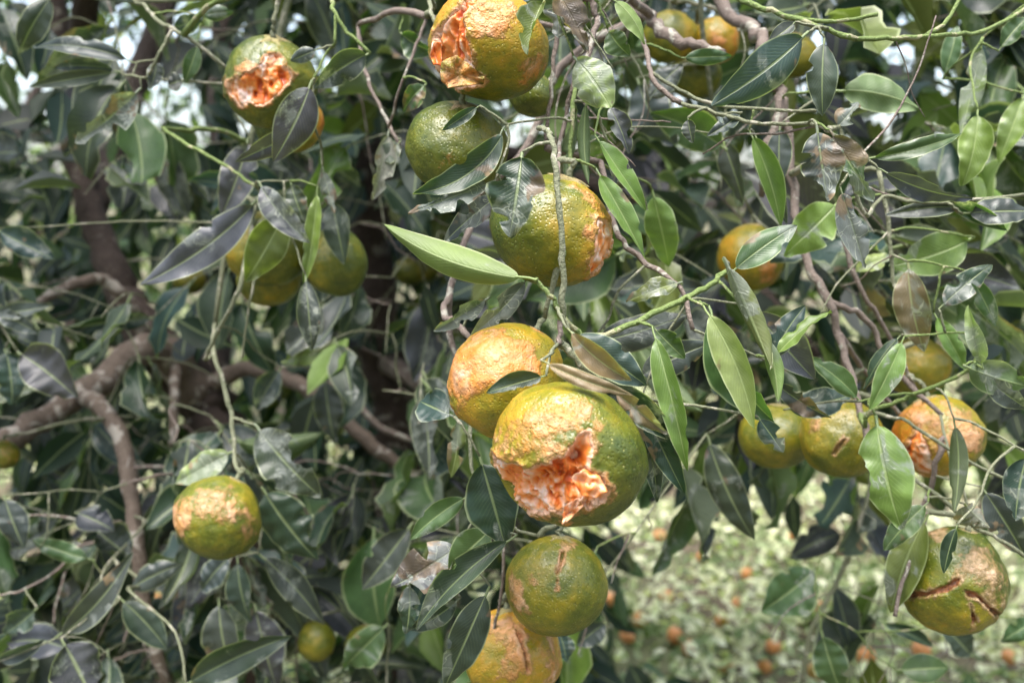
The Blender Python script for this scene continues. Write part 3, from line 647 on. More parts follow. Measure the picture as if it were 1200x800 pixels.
# ------------------------------------------------------------------ leaves
KIND = {  # base colour, share of mined / dead tissue
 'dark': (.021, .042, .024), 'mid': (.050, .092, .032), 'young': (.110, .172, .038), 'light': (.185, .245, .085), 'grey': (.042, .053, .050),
 'violet': (.050, .052, .064), 'teal': (.030, .056, .049), 'olive': (.095, .115, .026), 'brown': (.150, .112, .062), 'dull': (.038, .055, .038)}  # grey and violet mix leaf film with sky sheen put into the colour
def leaf_geo(L, W, fold=.25, bend=.3, side=0.0, roll=0.0, wave=.05, twist=0.0, bites=(), cut=1.0, nu=6, nv=12, pet=.11, seed=0, shape=.86, stalk=True):
    """blade along +Y, upper face +Z; returns vertices, faces, uv"""
    r_ = random.Random(seed); V, F, UV = [], [], []
    ph = r_.random() * 6.3; cup = (r_.uniform(-.7, .7), r_.uniform(-.7, .7))
    y0 = pet
    for j in range(nv + 1):
        t = j / nv * cut
        wd = W / 2 * (math.sin(math.pi * min(t, .9999) ** shape) ** .70) * (1 - .25 * t ** 3) if 0 < t < 1 else 0.0
        wd = max(wd, W * .012)
        yy = (y0 + (1 - y0) * t)
        zc = bend * L * (yy * (1 - yy)) * 1.0
        xc = side * L * 4 * yy * (1 - yy)
        tw = twist * t
        for i in range(nu + 1):
            u = i / nu * 2 - 1
            wl = wd
            for (bs, bt, bw, bd) in bites:
                if bs * u > 0:
                    g = (t - bt) / bw
                    if abs(g) < 1: wl = min(wl, wd * (1 - bd * math.sqrt(1 - g * g) * (.85 + .3 * r_.random())))
            if cut < 1 and j == nv: yj = yy - r_.random() * .09
            else: yj = yy
            if roll:
                a = u * roll; rr = wl / max(roll, .1)
                x = rr * math.sin(a) if abs(roll) < 1.6 else rr * math.sin(a); z = rr * (1 - math.cos(a))
            else:
                x = u * wl * math.cos(fold); z = abs(u) * wl * math.sin(fold)
            z += wave * W * math.sin(t * 11 + ph + (1.7 if u > 0 else 0)) * u * u + wave * .35 * W * math.sin(t * 31 + ph * 2 + u * 2) * abs(u) + (cup[0] if u > 0 else cup[1]) * wl * abs(u) ** 2.6
            cx_, sx_ = math.cos(tw), math.sin(tw)
            V.append((xc + x * cx_ - z * sx_, yj * L, zc + x * sx_ + z * cx_)); UV.append(((u * wl / max(wd, 1e-6) + 1) / 2, t))
    for j in range(nv):
        for i in range(nu):
            a = j * (nu + 1) + i; F.append((a, a + 1, a + nu + 2, a + nu + 1))
    if not stalk: return V, F, UV
    # petiole
    b = len(V); pr = min(.0011, W * .035)
    pts = [Vector((0, 0, 0)), Vector((side * L * .5 * pet, pet * .5 * L, bend * L * pet * .5 * .8)), Vector((side * L * 4 * pet * (1 - pet), pet * 1.25 * L, bend * L * pet * (1 - pet)))]
    for p in pts:
        for s in range(4):
            a = s * math.pi / 2; V.append((p.x + pr * math.cos(a), p.y, p.z + pr * math.sin(a) - pr * .4)); UV.append((.5, .5))
    for k in range(2):
        for s in range(4):
            F.append((b + k * 4 + s, b + k * 4 + (s + 1) % 4, b + k * 4 + 4 + (s + 1) % 4, b + k * 4 + 4 + s))
    return V, F, UV
def leaf_matrix(base, tip, roll=0.0, nrm=None):
    y = (tip - base).normalized()
    n = nrm if nrm is not None else (CAM - (base + tip) / 2).normalized()
    z = (n - y * n.dot(y))
    if z.length < 1e-3: z = y.orthogonal()
    z.normalize(); x = y.cross(z)
    m = Matrix((x, y, z)).transposed()
    m = m @ Matrix.Rotation(R(roll), 3, 'Y')
    return Matrix.Translation(base) @ m.to_4x4()
COUNT = {'A': 0, 'B': 0}
def put_leaf(T, me, mw, kind, dmg, jit=.16):
    c = KIND[kind] if isinstance(kind, str) else kind
    g = 1 + jit * (rng.random() * 2 - 1); h = 1 + .08 * (rng.random() * 2 - 1)
    o = obj('leaf', me, tree[T]); o.matrix_parent_inverse = Matrix.Translation(-tree[T].location); o.matrix_basis = mw
    o.color = (c[0] * g * h, c[1] * g, c[2] * g / h, dmg); COUNT[T] += 1
    return o
LEAVES = [
 # tree, base, tip, width, depth, depth change to tip, colour, damage, options
 ('A', (434, 62), (368, 104), 36, .60, -.01, 'dull', .35, {}),
 ('B', (638, 0), (617, 64), 26, .47, -.01, 'olive', .5, {'fold': .7, 'roll': 15}),
 ('B', (652, -12), (690, 62), 50, .50, .0, 'teal', .8, {'b': [(-1, .75, .2, .7), (1, .4, .12, .4)]}),
 ('B', (664, -14), (655, 45), 30, .51, .0, 'violet', .7, {'roll': 30}),
 ('B', (672, 66), (716, 127), 50, .50, -.01, 'light', .35, {'fold': .1}),
 ('B', (712, 122), (737, 180), 25, .52, .0, 'violet', .6, {}),
 ('B', (697, 158), (757, 247), 24, .50, .0, 'young', .2, {'fold': .5, 'roll': -25}),
 ('B', (712, 168), (760, 246), 26, .515, .0, 'violet', .5, {}),
 ('B', (698, 197), (756, 304), 32, .49, .0, 'young', .45, {'fold': .5, 'b': [(1, .8, .15, .6)]}),
 ('B', (764, 222), (784, 312), 38, .60, .02, 'young', .1, {}),
 ('B', (688, 112), (690, 216), 15, .52, .0, 'mid', .1, {'curl': 2.6}),
 ('B', (676, 130), (664, 205), 14, .535, .0, 'mid', .1, {'curl': 1.8}),
 ('B', (594, 146), (484, 228), 36, .505, -.01, 'dark', .35, {'side': -.13, 'fold': .35}),
 ('B', (562, 124), (518, 153), 15, .50, .0, 'dark', .1, {}),
 ('B', (612, 178), (597, 278), 66, .452, -.005, 'dark', .62, {'fold': .12}),
 ('B', (580, 212), (478, 250), 38, .50, .0, 'dull', .9, {'b': [(1, .6, .25, .8), (-1, .85, .12, .7)]}),
 ('B', (590, 225), (520, 285), 30, .51, .0, 'grey', .7, {}),
 ('B', (629, 328), (450, 263), 40, .440, .03, 'young', .05, {'side': .06, 'fold': .4, 'flip': 1}),
 ('B', (620, 324), (551, 394), 28, .50, .0, 'dull', .75, {'fold': .3}),
 ('B', (574, 348), (508, 388), 24, .53, .0, 'dull', .85, {'b': [(1, .6, .2, .6)]}),
 ('B', (532, 488), (492, 470), 46, .52, .02, 'teal', .25, {'fold': .1}),
 ('B', (640, 440), (570, 460), 28, .432, -.002, 'dark', .15, {'fold': .15, 'b': [(-1, .5, .45, .55)]}),
 ('B', (634, 422), (742, 463), 20, .412, -.005, 'brown', .3, {'fold': .8, 'side': .05}),
 ('B', (664, 384), (740, 446), 30, .428, .0, 'brown', .4, {'fold': .2}),
 ('B', (668, 388), (758, 452), 44, .440, .0, 'teal', .35, {'fold': .2}),
 ('B', (690, 440), (792, 515), 36, .440, .01, 'dark', .45, {'fold': .3}),
 ('B', (700, 420), (792, 545), 32, .455, .0, 'brown', .5, {'fold': .4}),
 ('B', (742, 455), (795, 560), 34, .46, .0, 'grey', .35, {}),
 ('B', (716, 455), (782, 508), 24, .425, .0, 'brown', .5, {'fold': .8}),
 ('B', (752, 470), (802, 578), 30, .452, .0, 'dark', .3, {'fold': .5}),
 ('B', (745, 480), (770, 588), 26, .462, .0, 'dark', .3, {'fold': .6}),
 ('B', (690, 402), (806, 368), 42, .515, .0, 'grey', .45, {'fold': .12}),
 ('B', (745, 444), (835, 402), 40, .535, .0, 'grey', .35, {}),
 ('B', (764, 382), (806, 552), 30, .455, -.01, 'young', .12, {'side': -.03, 'fold': .55, 'roll': 10}),
 ('B', (766, 384), (802, 420), 26, .462, .0, 'mid', .1, {}),
 ('B', (824, 358), (884, 502), 38, .452, -.01, 'light', .05, {'side': -.06, 'fold': .35, 'roll': 8}),
 ('B', (830, 358), (908, 494), 50, .460, .0, 'mid', .05, {'side': .08, 'fold': .2}),
 ('B', (888, 488), (918, 530), 28, .455, .0, 'teal', .5, {}),
 ('B', (848, 302), (904, 432), 26, .462, .0, 'olive', .4, {'curl': 2.7}),
 ('B', (898, 392), (912, 470), 20, .468, .0, 'young', .2, {'curl': 2.0}),
 ('B', (856, 320), (934, 264), 34, .49, .0, 'mid', .45, {'fold': .1}),
 ('B', (800, 330), (734, 354), 24, .505, .0, 'olive', .35, {'fold': .7, 'roll': 25}),
 ('B', (903, 424), (944, 358), 32, .50, .0, 'teal', .5, {}),
 ('B', (906, 420), (974, 364), 24, .49, .0, 'young', .1, {'fold': .4, 'roll': -20}),
 ('B', (878, 358), (954, 444), 46, .53, .0, 'violet', .3, {}),
 ('B', (1008, 470), (946, 418), 24, .545, .0, 'mid', .15, {'fold': .5, 'roll': 20}),
 ('B', (905, 446), (974, 490), 26, .53, -.01, 'grey', .5, {'fold': .5}),
 ('B', (918, 480), (1000, 462), 36, .56, .0, 'teal', .3, {}),
 ('B', (1060, 394), (1019, 480), 26, .54, .0, 'young', .1, {'fold': .4, 'roll': -15}),
 ('B', (1056, 392), (1012, 456), 18, .55, .0, 'dark', .1, {'roll': 40}),
 ('B', (1064, 306), (1083, 412), 42, .58, .0, 'brown', .45, {'fold': .5}),
 ('B', (1100, 362), (1162, 310), 30, .54, .0, 'dark', .5, {}),
 ('B', (1134, 318), (1167, 382), 22, .56, .0, 'mid', .1, {}),
 ('B', (1152, 432), (1134, 358), 20, .53, .0, 'light', .3, {'fold': .7}),
 ('B', (1128, 428), (1204, 452), 42, .54, .0, 'mid', .15, {'flip': 1}),
 ('B', (1094, 366), (1132, 434), 24, .57, .0, 'young', .2, {'fold': .5}),
 ('B', (1150, 440), (1205, 480), 28, .54, .0, 'grey', .3, {}),
 ('B', (1026, 486), (1056, 620), 60, .545, -.01, 'young', .25, {'fold': .15, 'side': .03, 'b': [(1, .45, .2, .4)]}),
 ('B', (1118, 490), (1118, 600), 22, .55, .0, 'dull', .2, {'curl': 1.5}),
 ('B', (1205, 530), (1190, 610), 46, .53, .0, 'teal', .3, {}),
 ('B', (1088, 588), (1036, 645), 30, .57, .0, 'mid', .2, {}),
 ('B', (1122, 614), (1106, 672), 18, .515, .0, 'dark', .2, {'fold': .6}),
 ('B', (1088, 602), (1044, 718), 40, .59, .0, 'olive', .35, {'fold': .2}),
 ('B', (1130, 590), (1160, 618), 26, .56, .0, 'brown', .7, {'curl': 1.8}),
 ('B', (1150, 570), (1200, 650), 40, .60, .0, 'grey', .3, {}),
 ('B', (958, 664), (892, 716), 52, .86, .0, 'mid', .1, {'fold': .35}),
 ('B', (962, 738), (986, 812), 40, .78, .0, 'mid', .05, {}),
 ('B', (990, 625), (925, 655), 36, 1.05, .0, 'violet', .1, {}),
 ('B', (976, 680), (998, 762), 32, 1.0, .0, 'grey', .1, {}),
 ('B', (828, 508), (884, 632), 42, .74, .0, 'dull', .15, {'side': .04}),
 ('B', (1050, 785), (1112, 782), 34, .8, .0, 'mid', .1, {}),
 ('B', (1215, 725), (1172, 752), 26, .8, .0, 'mid', .1, {}),
 ('B', (1030, 728), (1094, 758), 16, .8, .0, 'dark', .1, {}),
 ('B', (1140, 770), (1100, 730), 34, .9, .0, 'dull', .1, {}),
 ('B', (948, 37), (834, 124), 54, .49, -.01, 'teal', .2, {'fold': .18, 'side': -.03}),
 ('B', (966, 44), (964, 136), 36, .50, .0, 'dull', .3, {'fold': .3, 'side': .04}),
 ('B', (978, 106), (1079, 128), 42, .60, .0, 'mid', .05, {'side': .07, 'flip': 1}),
 ('B', (1152, 44), (1126, 158), 26, .60, .0, 'young', .55, {'curl': 1.5}),
 ('B', (1146, 128), (1128, 218), 34, .58, .0, 'young', .15, {'side': -.04}),
 ('B', (1012, 187), (1128, 156), 22, .50, .0, 'mid', .4, {'fold': .8}),
 ('B', (1028, 197), (1140, 232), 28, .51, .0, 'violet', .35, {'fold': .2, 'side': .05, 'b': [(-1, .75, .2, .5)]}),
 ('B', (957, 147), (970, 236), 50, .475, .0, 'grey', .75, {'fold': .1, 'b': [(1, .8, .2, .6)]}),
 ('B', (972, 152), (1024, 236), 42, .485, .0, 'mid', .65, {'b': [(1, .5, .15, .6), (-1, .7, .2, .7)]}),
 ('B', (984, 218), (1014, 314), 34, .495, .0, 'grey', .85, {'b': [(-1, .3, .2, .5)]}),
 ('B', (980, 150), (1006, 120), 30, .52, .0, 'dark', .9, {'b': [(1, .5, .3, .8)]}),
 ('B', (1128, 250), (1212, 248), 38, .54, .0, 'grey', .15, {}),
 ('B', (1130, 244), (1038, 252), 20, .55, .0, 'grey', .25, {'fold': .6}),
 ('B', (1100, 232), (1180, 270), 20, .545, .0, 'mid', .1, {'fold': .9}),
 ('B', (845, 160), (872, 240), 36, .70, .0, 'grey', .1, {}),
 ('B', (878, 152), (915, 266), 26, .545, .0, 'young', .15, {'fold': .5, 'side': -.03}),
 ('B', (884, 156), (922, 262), 26, .556, .0, 'grey', .15, {}),
 ('B', (914, 146), (914, 218), 30, .60, .0, 'grey', .1, {}),
 ('B', (985, 235), (918, 300), 52, .60, .0, 'young', .1, {'fold': .1}),
 ('B', (1142, 278), (1042, 312), 50, .62, .0, 'young', .1, {'fold': .1}),
 ('B', (798, 68), (858, 66), 20, .58, .0, 'mid', .15, {'fold': .4}),
 ('B', (932, 26), (900, 50), 20, .50, .0, 'grey', .4, {}),
 ('B', (717, -2), (756, 52), 24, .52, .0, 'young', .1, {'flip': 1, 'side': .06}),
 ('B', (712, 34), (738, 66), 28, .53, .0, 'mid', .3, {}),
 ('B', (852, 176), (762, 132), 48, .68, .0, 'mid', .1, {}),
 ('B', (760, 118), (800, 76), 32, .66, .0, 'grey', .3, {}),
 ('B', (806, 138), (812, 168), 18, .51, .0, 'grey', .4, {'fold': .6}),
 ('B', (870, 132), (828, 160), 18, .53, .0, 'grey', .5, {'fold': .5}),
 ('B', (746, 92), (790, 170), 50, .76, .0, 'grey', .1, {}),
 ('B', (1105, 92), (1122, 30), 22, .66, .0, 'mid', .1, {}),
 ('B', (1170, 60), (1205, 20), 24, .60, .0, 'mid', .1, {}),
 ('B', (1200, 110), (1170, 190), 30, .66, .0, 'young', .1, {}),
 ('B', (1000, 320), (1045, 300), 26, .66, .0, 'light', .2, {}),
 ('B', (500, 98), (472, 132), 24, .60, .0, 'mid', .2, {'fold': .5}),
 ('B', (468, 38), (510, 62), 30, .64, .0, 'mid', .2, {}),
 ('B', (470, 165), (440, 200), 26, .66, .0, 'dull', .5, {}),
 ('B', (456, 152), (436, 235), 24, .66, .0, 'brown', .8, {'curl': 1.2}),
 # ---- left tree
 ('A', (160, 74), (37, 57), 24, .70, .0, 'grey', .1, {'side': .09, 'fold': .2}),
 ('A', (141, 84), (34, 102), 18, .70, .0, 'dull', .15, {'fold': .2}),
 ('A', (141, 84), (62, 80), 18, .705, .0, 'grey', .15, {'side': .06}),
 ('A', (62, -6), (22, 64), 30, .74, .0, 'dull', .1, {'side': .05}),
 ('A', (168, 6), (66, -4), 12, .73, .0, 'grey', .1, {'side': .06}),
 ('A', (166, 103), (88, 168), 42, .70, .0, 'dull', .7, {'b': [(1, .5, .25, .6), (-1, .7, .2, .7)]}),
 ('A', (202, 34), (238, 20), 22, .70, .0, 'teal', .4, {}),
 ('A', (236, 18), (274, 14), 18, .71, .0, 'mid', .2, {}),
 ('A', (184, 70), (176, 104), 18, .70, .0, 'grey', .2, {}),
 ('A', (215, 94), (197, 100), 24, .70, .0, 'grey', .2, {}),
 ('A', (232, 52), (216, 98), 20, .71, .0, 'mid', .2, {}),
 ('A', (366, 94), (320, 190), 50, .585, .0, 'violet', .2, {'fold': .1, 'side': -.03}),
 ('A', (372, 58), (340, 72), 18, .60, .0, 'grey', .3, {}),
 ('A', (368, 148), (276, 190), 26, .60, .0, 'violet', .15, {'fold': .4}),
 ('A', (292, 160), (260, 252), 42, .72, .0, 'violet', .45, {}),
 ('A', (302, 212), (364, 285), 32, .645, .0, 'violet', .45, {'fold': .5}),
 ('A', (340, 212), (360, 265), 26, .655, .0, 'dull', .4, {}),
 ('A', (308, 228), (164, 334), 44, .67, .0, 'violet', .3, {'fold': .3, 'side': -.05}),
 ('A', (335, 248), (288, 330), 46, .655, .0, 'olive', .1, {'fold': .1}),
 ('A', (372, 218), (356, 334), 20, .65, .0, 'young', .2, {'fold': .6}),
 ('A', (358, 322), (366, 410), 28, .64, .0, 'grey', .35, {'curl': .9}),
 ('A', (388, 232), (404, 310), 36, .72, .0, 'dull', .15, {}),
 ('A', (378, 196), (392, 250), 18, .66, .0, 'grey', .7, {'curl': 1.5}),
 ('A', (-6, 268), (64, 304), 30, .80, .0, 'teal', .1, {}),
 ('A', (-8, 366), (60, 358), 20, .80, .0, 'grey', .1, {}),
 ('A', (-8, 362), (46, 390), 22, .80, .0, 'grey', .1, {}),
 ('A', (20, 412), (90, 466), 52, .80, .0, 'violet', .15, {}),
 ('A', (6, 408), (14, 474), 40, .82, .0, 'teal', .1, {}),
 ('A', (298, 496), (376, 582), 58, .70, .0, 'dull', .45, {'fold': .15, 'b': [(-1, .5, .2, .7)]}),
 ('A', (306, 570), (372, 656), 60, .74, .0, 'dark', .2, {'fold': .15, 'b': [(-1, .72, .14, .6)]}),
 ('A', (274, 528), (206, 566), 36, .72, .0, 'light', .4, {'fold': .4}),
 ('A', (64, 748), (156, 646), 32, .74, .0, 'grey', .2, {'side': .05}),
 ('A', (72, 748), (110, 826), 78, .70, .0, 'violet', .3, {'fold': .1}),
 ('A', (214, 804), (342, 744), 40, .72, .0, 'dull', .2, {'side': -.03}),
 ('A', (303, 648), (380, 732), 34, .76, .0, 'grey', .1, {}),
 ('A', (278, 652), (294, 728), 32, .78, .0, 'dull', .1, {}),
 ('A', (272, 650), (236, 692), 30, .80, .0, 'grey', .1, {}),
 ('A', (256, 700), (272, 790), 44, .80, .0, 'grey', .1, {}),
 ('A', (298, 706), (324, 806), 48, .82, .0, 'violet', .1, {}),
 ('A', (88, 600), (134, 622), 38, .86, .0, 'violet', .1, {}),
 ('A', (112, 620), (152, 652), 40, .88, .0, 'grey', .1, {}),
 ('A', (110, 656), (36, 632), 24, .82, .0, 'mid', .1, {}),
 ('A', (4, 580), (28, 642), 36, .80, .0, 'grey', .3, {}),
 ('A', (44, 712), (6, 742), 28, .80, .0, 'dull', .1, {}),
 ('A', (-6, 776), (52, 748), 22, .74, .0, 'grey', .1, {}),
 ('A', (140, 700), (196, 760), 34, .78, .0, 'dull', .1, {}),
 ('A', (150, 692), (214, 660), 30, .82, .0, 'grey', .2, {}),
 ('A', (330, 430), (300, 480), 30, .90, .0, 'grey', .3, {}),
 ('A', (380, 440), (392, 520), 36, .95, .0, 'grey', .2, {}),
 ('A', (330, 425), (402, 404), 28, .92, .0, 'light', .2, {}),
 # ---- lower middle
 ('B', (550, 580), (481, 632), 28, .55, .0, 'mid', .05, {'fold': .4, 'side': .04}),
 ('B', (562, 534), (592, 640), 58, .52, .0, 'dark', .05, {'fold': .1}),
 ('B', (578, 618), (526, 668), 44, .535, .0, 'mid', .15, {}),
 ('B', (542, 636), (458, 688), 54, .545, .0, 'violet', .95, {'b': [(-1, .8, .2, .7)]}),
 ('B', (606, 626), (488, 738), 34, .515, .0, 'dull', .3, {'fold': .35, 'side': .05}),
 ('B', (574, 686), (520, 808), 46, .54, .0, 'dull', .25, {'fold': .15}),
 ('B', (480, 680), (476, 742), 28, .55, .0, 'dark', .7, {'curl': 1.2}),
 ('B', (540, 700), (480, 738), 26, .555, .0, 'dark', .4, {}),
 ('B', (655, 738), (664, 775), 26, .70, .0, 'teal', .1, {}),
 ('B', (712, 728), (676, 756), 30, .80, .0, 'grey', .1, {}),
 ('B', (484, 612), (424, 690), 44, .80, .0, 'grey', .1, {}),
 ('B', (455, 730), (402, 782), 38, .84, .0, 'mid', .1, {}),
 ('B', (700, 640), (690, 700), 30, .70, .0, 'mid', .1, {}),
 ('B', (536, 486), (528, 560), 22, .57, .0, 'olive', .5, {'curl': .9}),
]
for i, (T, b, t, wpx, d, dt, kind, dmg, op) in enumerate(LEAVES):
    base, tip = at(b[0], b[1], d), at(t[0], t[1], d + dt)
    L = (tip - base).length; W = wpx / FPX * d
    rl = op.get('roll', rng.uniform(-14, 14)) + (180 if op.get('curl', 0) > 1.3 else 0); fold = op.get('fold', .28); cl = op.get('curl', 0)
    bts = list(op.get('b', ()))
    if dmg >= .5: bts += [(rng.choice((-1, 1)), rng.uniform(.3, .95), rng.uniform(.03, .10), rng.uniform(.3, .8)) for _ in range(3)]
    elif rng.random() < .7: bts.append((rng.choice((-1, 1)), rng.uniform(.3, .9), rng.uniform(.03, .07), rng.uniform(.2, .5)))
    if cl: W = W * cl / max(math.sin(min(cl, 1.57)), .3) 
    else: W = W / max(.45, abs(math.cos(R(rl))) * math.cos(fold))
    sgn = -1 if op.get('flip') else 1
    V, F, UV = leaf_geo(L, W, fold, rng.uniform(.05, .5) * sgn, op.get('side', rng.uniform(-.04, .04)), cl, rng.uniform(.03, .12), rng.uniform(-.6, .6), bts, 1.0, 10, 30, .09, i)
    mw = leaf_matrix(base, tip, rl + (180 if op.get('flip') else 0))
    put_leaf(T, mesh('leaf', V, F, M['leaf'], uv=UV), mw, kind, dmg)
    grow(T, base, .0009, .0006, 'green_twig' if kind in ('young', 'light', 'mid') else 'grey_twig', 'twig', .1)

# ---- the rest of the two crowns: shoots grown from the wood, leaves along the shoots
VAR = []
for k in range(18):
    q = random.Random(100 + k); bt = []
    if k % 3 != 0: bt = [(q.choice((-1, 1)), q.uniform(.3, .85), q.uniform(.08, .2), q.uniform(.4, .8)) for _ in range(q.randint(1, 3))]
    VAR.append(leaf_geo(.070, q.uniform(.028, .040), q.uniform(.1, .8), q.uniform(-.4, .7), q.uniform(-.10, .10), q.uniform(.9, 2.2) if k % 5 == 4 else 0, q.uniform(.04, .16), q.uniform(-.8, .8), bt, q.choice((1, 1, 1, .8)), 6, 10, .1, 50 + k))
VM = [mesh('leaf', *v[:2], M['leaf'], uv=v[2]) for v in VAR]
CAND = {'A': [], 'B': []}
PAL = {'A': ['dull', 'grey', 'violet', 'teal', 'dark', 'grey', 'dull', 'mid', 'dark'], 'B': ['dull', 'grey', 'mid', 'young', 'teal', 'mid', 'violet', 'dull', 'olive']}
CLEAR = [  # polyline in the picture, half width, depth up to which it stays clear
 ([(85, 165), (104, 235), (140, 335), (178, 402), (228, 450), (256, 520)], 24, 1.28),
 ([(178, 408), (95, 462), (0, 524)], 30, 1.1), ([(95, 462), (142, 512), (152, 570), (160, 650)], 32, .98),
 ([(60, 346), (115, 326), (150, 350)], 12, 1.15), ([(250, 445), (330, 440), (378, 470), (428, 514), (470, 548)], 15, 1.2), ([(204, 430), (201, 520)], 12, 1.2),
 ([(432, 200), (440, 340), (462, 500)], 34, 1.65), ([(186, 0), (186, 130)], 16, 1.6), ([(258, 0), (260, 40)], 12, 1.6), ([(440, 540), (430, 640)], 20, 1.6)]
def blocked(px, py, d):
    if -20 < px < 215 and -60 < py < 122 and rng.random() < .6: return True
    for poly, hw, dm in CLEAR:
        if d < dm:
            for (x0, y0), (x1, y1) in zip(poly, poly[1:]):
                ex, ey = x1 - x0, y1 - y0; t = max(0, min(1, ((px - x0) * ex + (py - y0) * ey) / (ex * ex + ey * ey)))
                if math.hypot(px - x0 - ex * t, py - y0 - ey * t) < hw * .7 + 9: return True
    for (cx, cy, fd, rx) in FRUITS:
        if d < fd + .03 and math.hypot(px - cx, py - cy) < rx * 1.15 + 22: return True
    return False
def shoot(T, P, spread, nleaf, r1=.0009, mat='grey_twig', connect=True, sc=(.75, 1.25)):
    """a drooping shoot ending near P with leaves along it"""
    if connect: q = nearest(T, P)
    else: q = P + Vector((rng.uniform(-.05, .05), .05, .05))
    v = (P - q)
    if connect: grow(T, P, .0017 if v.length > .15 else .0012, r1, rng.choice(('twig_bark', mat, 'twig_bark')), 'twig', .3)
    dirv = (v.normalized() * .6 + Vector((rng.uniform(-1, 1), rng.uniform(-1, .4), rng.uniform(-.9, .25)))).normalized()
    end = P + dirv * spread
    if connect: wood(T, 'twig', [P, P.lerp(end, .5) + Vector((0, 0, .012)), end], [r1, r1 * .7], mat, 5, 3)
    for k in range(nleaf):
        f = (k + .6) / nleaf; b = P.lerp(end, f) + Vector((0, 0, .012 * 4 * f * (1 - f)))
        a = Vector((rng.gauss(0, .9), rng.gauss(0, .6) - .25, rng.gauss(-.75, .6)))
        a = (a + dirv * .8).normalized(); s = rng.uniform(*sc)
        nrm = (Vector((rng.gauss(0, .5), rng.gauss(-.75, .5), rng.gauss(.65, .4)))).normalized()
        mw = leaf_matrix(b, b + a * .07 * s, rng.uniform(-35, 35), nrm) @ Matrix.Scale(s, 4)
        mid = b + a * .035 * s; px, py, d = pix(mid)
        if d < .5 or blocked(px, py, d): continue
        inn = -30 < px < 1230 and -30 < py < 830
        CAND[T].append(((s / max(d, .2)) * (1 if inn else .15), rng.randrange(len(VM)), mw, rng.choice(PAL[T]), rng.choice((0, .05, .1, .2, .3, .5))))
def region(T, n, x0, x1, y0, y1, d0, d1, nl=(4, 7), pal=None, connect=True, keep=None, spread=(.07, .14), sc=(.9, 1.45)):
    pts = []
    while len(pts) < n:
        p = at(rng.uniform(x0, x1), rng.uniform(y0, y1), rng.uniform(d0, d1))
        if keep and not keep(p): continue
        pts.append(p)
    for p in (sorted(pts, key=lambda p: (p - nearest(T, p)).length) if connect else pts):
        shoot(T, p, rng.uniform(*spread), rng.randint(*nl), connect=connect, sc=sc)
rng.seed(5)
region('A', 44, -60, 250, -40, 420, .92, 1.5)
region('A', 44, 240, 520, -40, 420, .95, 1.55)
region('A', 56, -60, 300, 480, 860, .86, 1.35)
region('A', 30, 300, 470, 520, 860, .95, 1.5)
region('B', 20, 450, 640, 540, 860, .82, 1.4)
region('B', 26, 440, 680, 60, 480, .85, 1.5)
region('B', 38, 640, 960, -40, 420, .80, 1.35)
region('B', 40, 930, 1280, -40, 470, .76, 1.3)
region('B', 12, 740, 1260, 400, 510, .86, 1.35)
region('B', 5, 900, 1240, 620, 820, .9, 1.3, (2, 3))
def bare_twigs(T, n, x0, x1, y0, y1, dmax):
    got = 0; nodes = list(NODES[T])
    for _ in range(4000):
        q = rng.choice(nodes); px, py, d = pix(q)
        if not (x0 < px < x1 and y0 < py < y1 and .5 < d < dmax): continue
        L = rng.uniform(.03, .10); v = Vector((rng.gauss(0, .7), rng.gauss(0, .35), rng.gauss(-.6, .6))).normalized()
        pts = [q]; ok = True
        for k in range(3):
            v = (v + Vector((rng.gauss(0, .3), rng.gauss(0, .15), rng.gauss(-.1, .25)))).normalized(); pts.append(pts[-1] + v * L / 3)
        for p in pts[1:]:
            a, b, dd = pix(p)
            if dd < .5 or blocked(a, b, dd - .02): ok = False
        if not ok: continue
        r0 = rng.uniform(.0004, .0008)
        wood(T, 'twig', pts, [r0, r0 * .6], rng.choice(('twig_bark', 'grey_twig', 'twig_bark')), 5, 4, False, got)
        got += 1
        if got >= n: return
bare_twigs('B', 16, 610, 760, -20, 330, .8); bare_twigs('B', 14, 760, 1240, -20, 560, .85)
bare_twigs('B', 14, 680, 1240, 560, 820, 1.1); bare_twigs('A', 36, -20, 470, -20, 820, 1.1)
# deeper and overhead growth (never picked out one by one)
def skyhole(p):
    px, py, d = pix(p); return not (-20 < px < 210 and py < 120 and rng.random() < .6)
PAL = {'A': ['dark', 'dull', 'teal', 'dark', 'mid'], 'B': ['dark', 'mid', 'dull', 'teal', 'olive', 'dark']}  # mix shifted to dark old-leaf colours so the inner gaps read as shade
NOBJ = {T: len(CAND[T]) for T in CAND}
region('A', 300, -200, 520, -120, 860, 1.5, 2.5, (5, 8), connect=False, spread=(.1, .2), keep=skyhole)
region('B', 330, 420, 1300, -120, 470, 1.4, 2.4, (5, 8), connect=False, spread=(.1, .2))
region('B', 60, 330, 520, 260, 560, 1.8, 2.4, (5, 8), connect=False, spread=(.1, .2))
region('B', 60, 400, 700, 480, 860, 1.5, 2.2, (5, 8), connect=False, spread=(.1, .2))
region('A', 110, -900, -60, -100, 700, .8, 2.2, (6, 8), connect=False, spread=(.1, .2))  # out-of-frame growth here and on the next line, added to block side light
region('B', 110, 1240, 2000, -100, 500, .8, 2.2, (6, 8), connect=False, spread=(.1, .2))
for _ in range(900):  # out-of-frame canopy overhead, made dense to shade the crown interior
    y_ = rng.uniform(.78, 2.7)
    shoot('AB'[rng.random() < .5], Vector((rng.uniform(-1.6, 1.6), y_, rng.uniform(1.50 + .12 * y_, 2.6))), .18, 8, connect=False, sc=(1.1, 1.6))

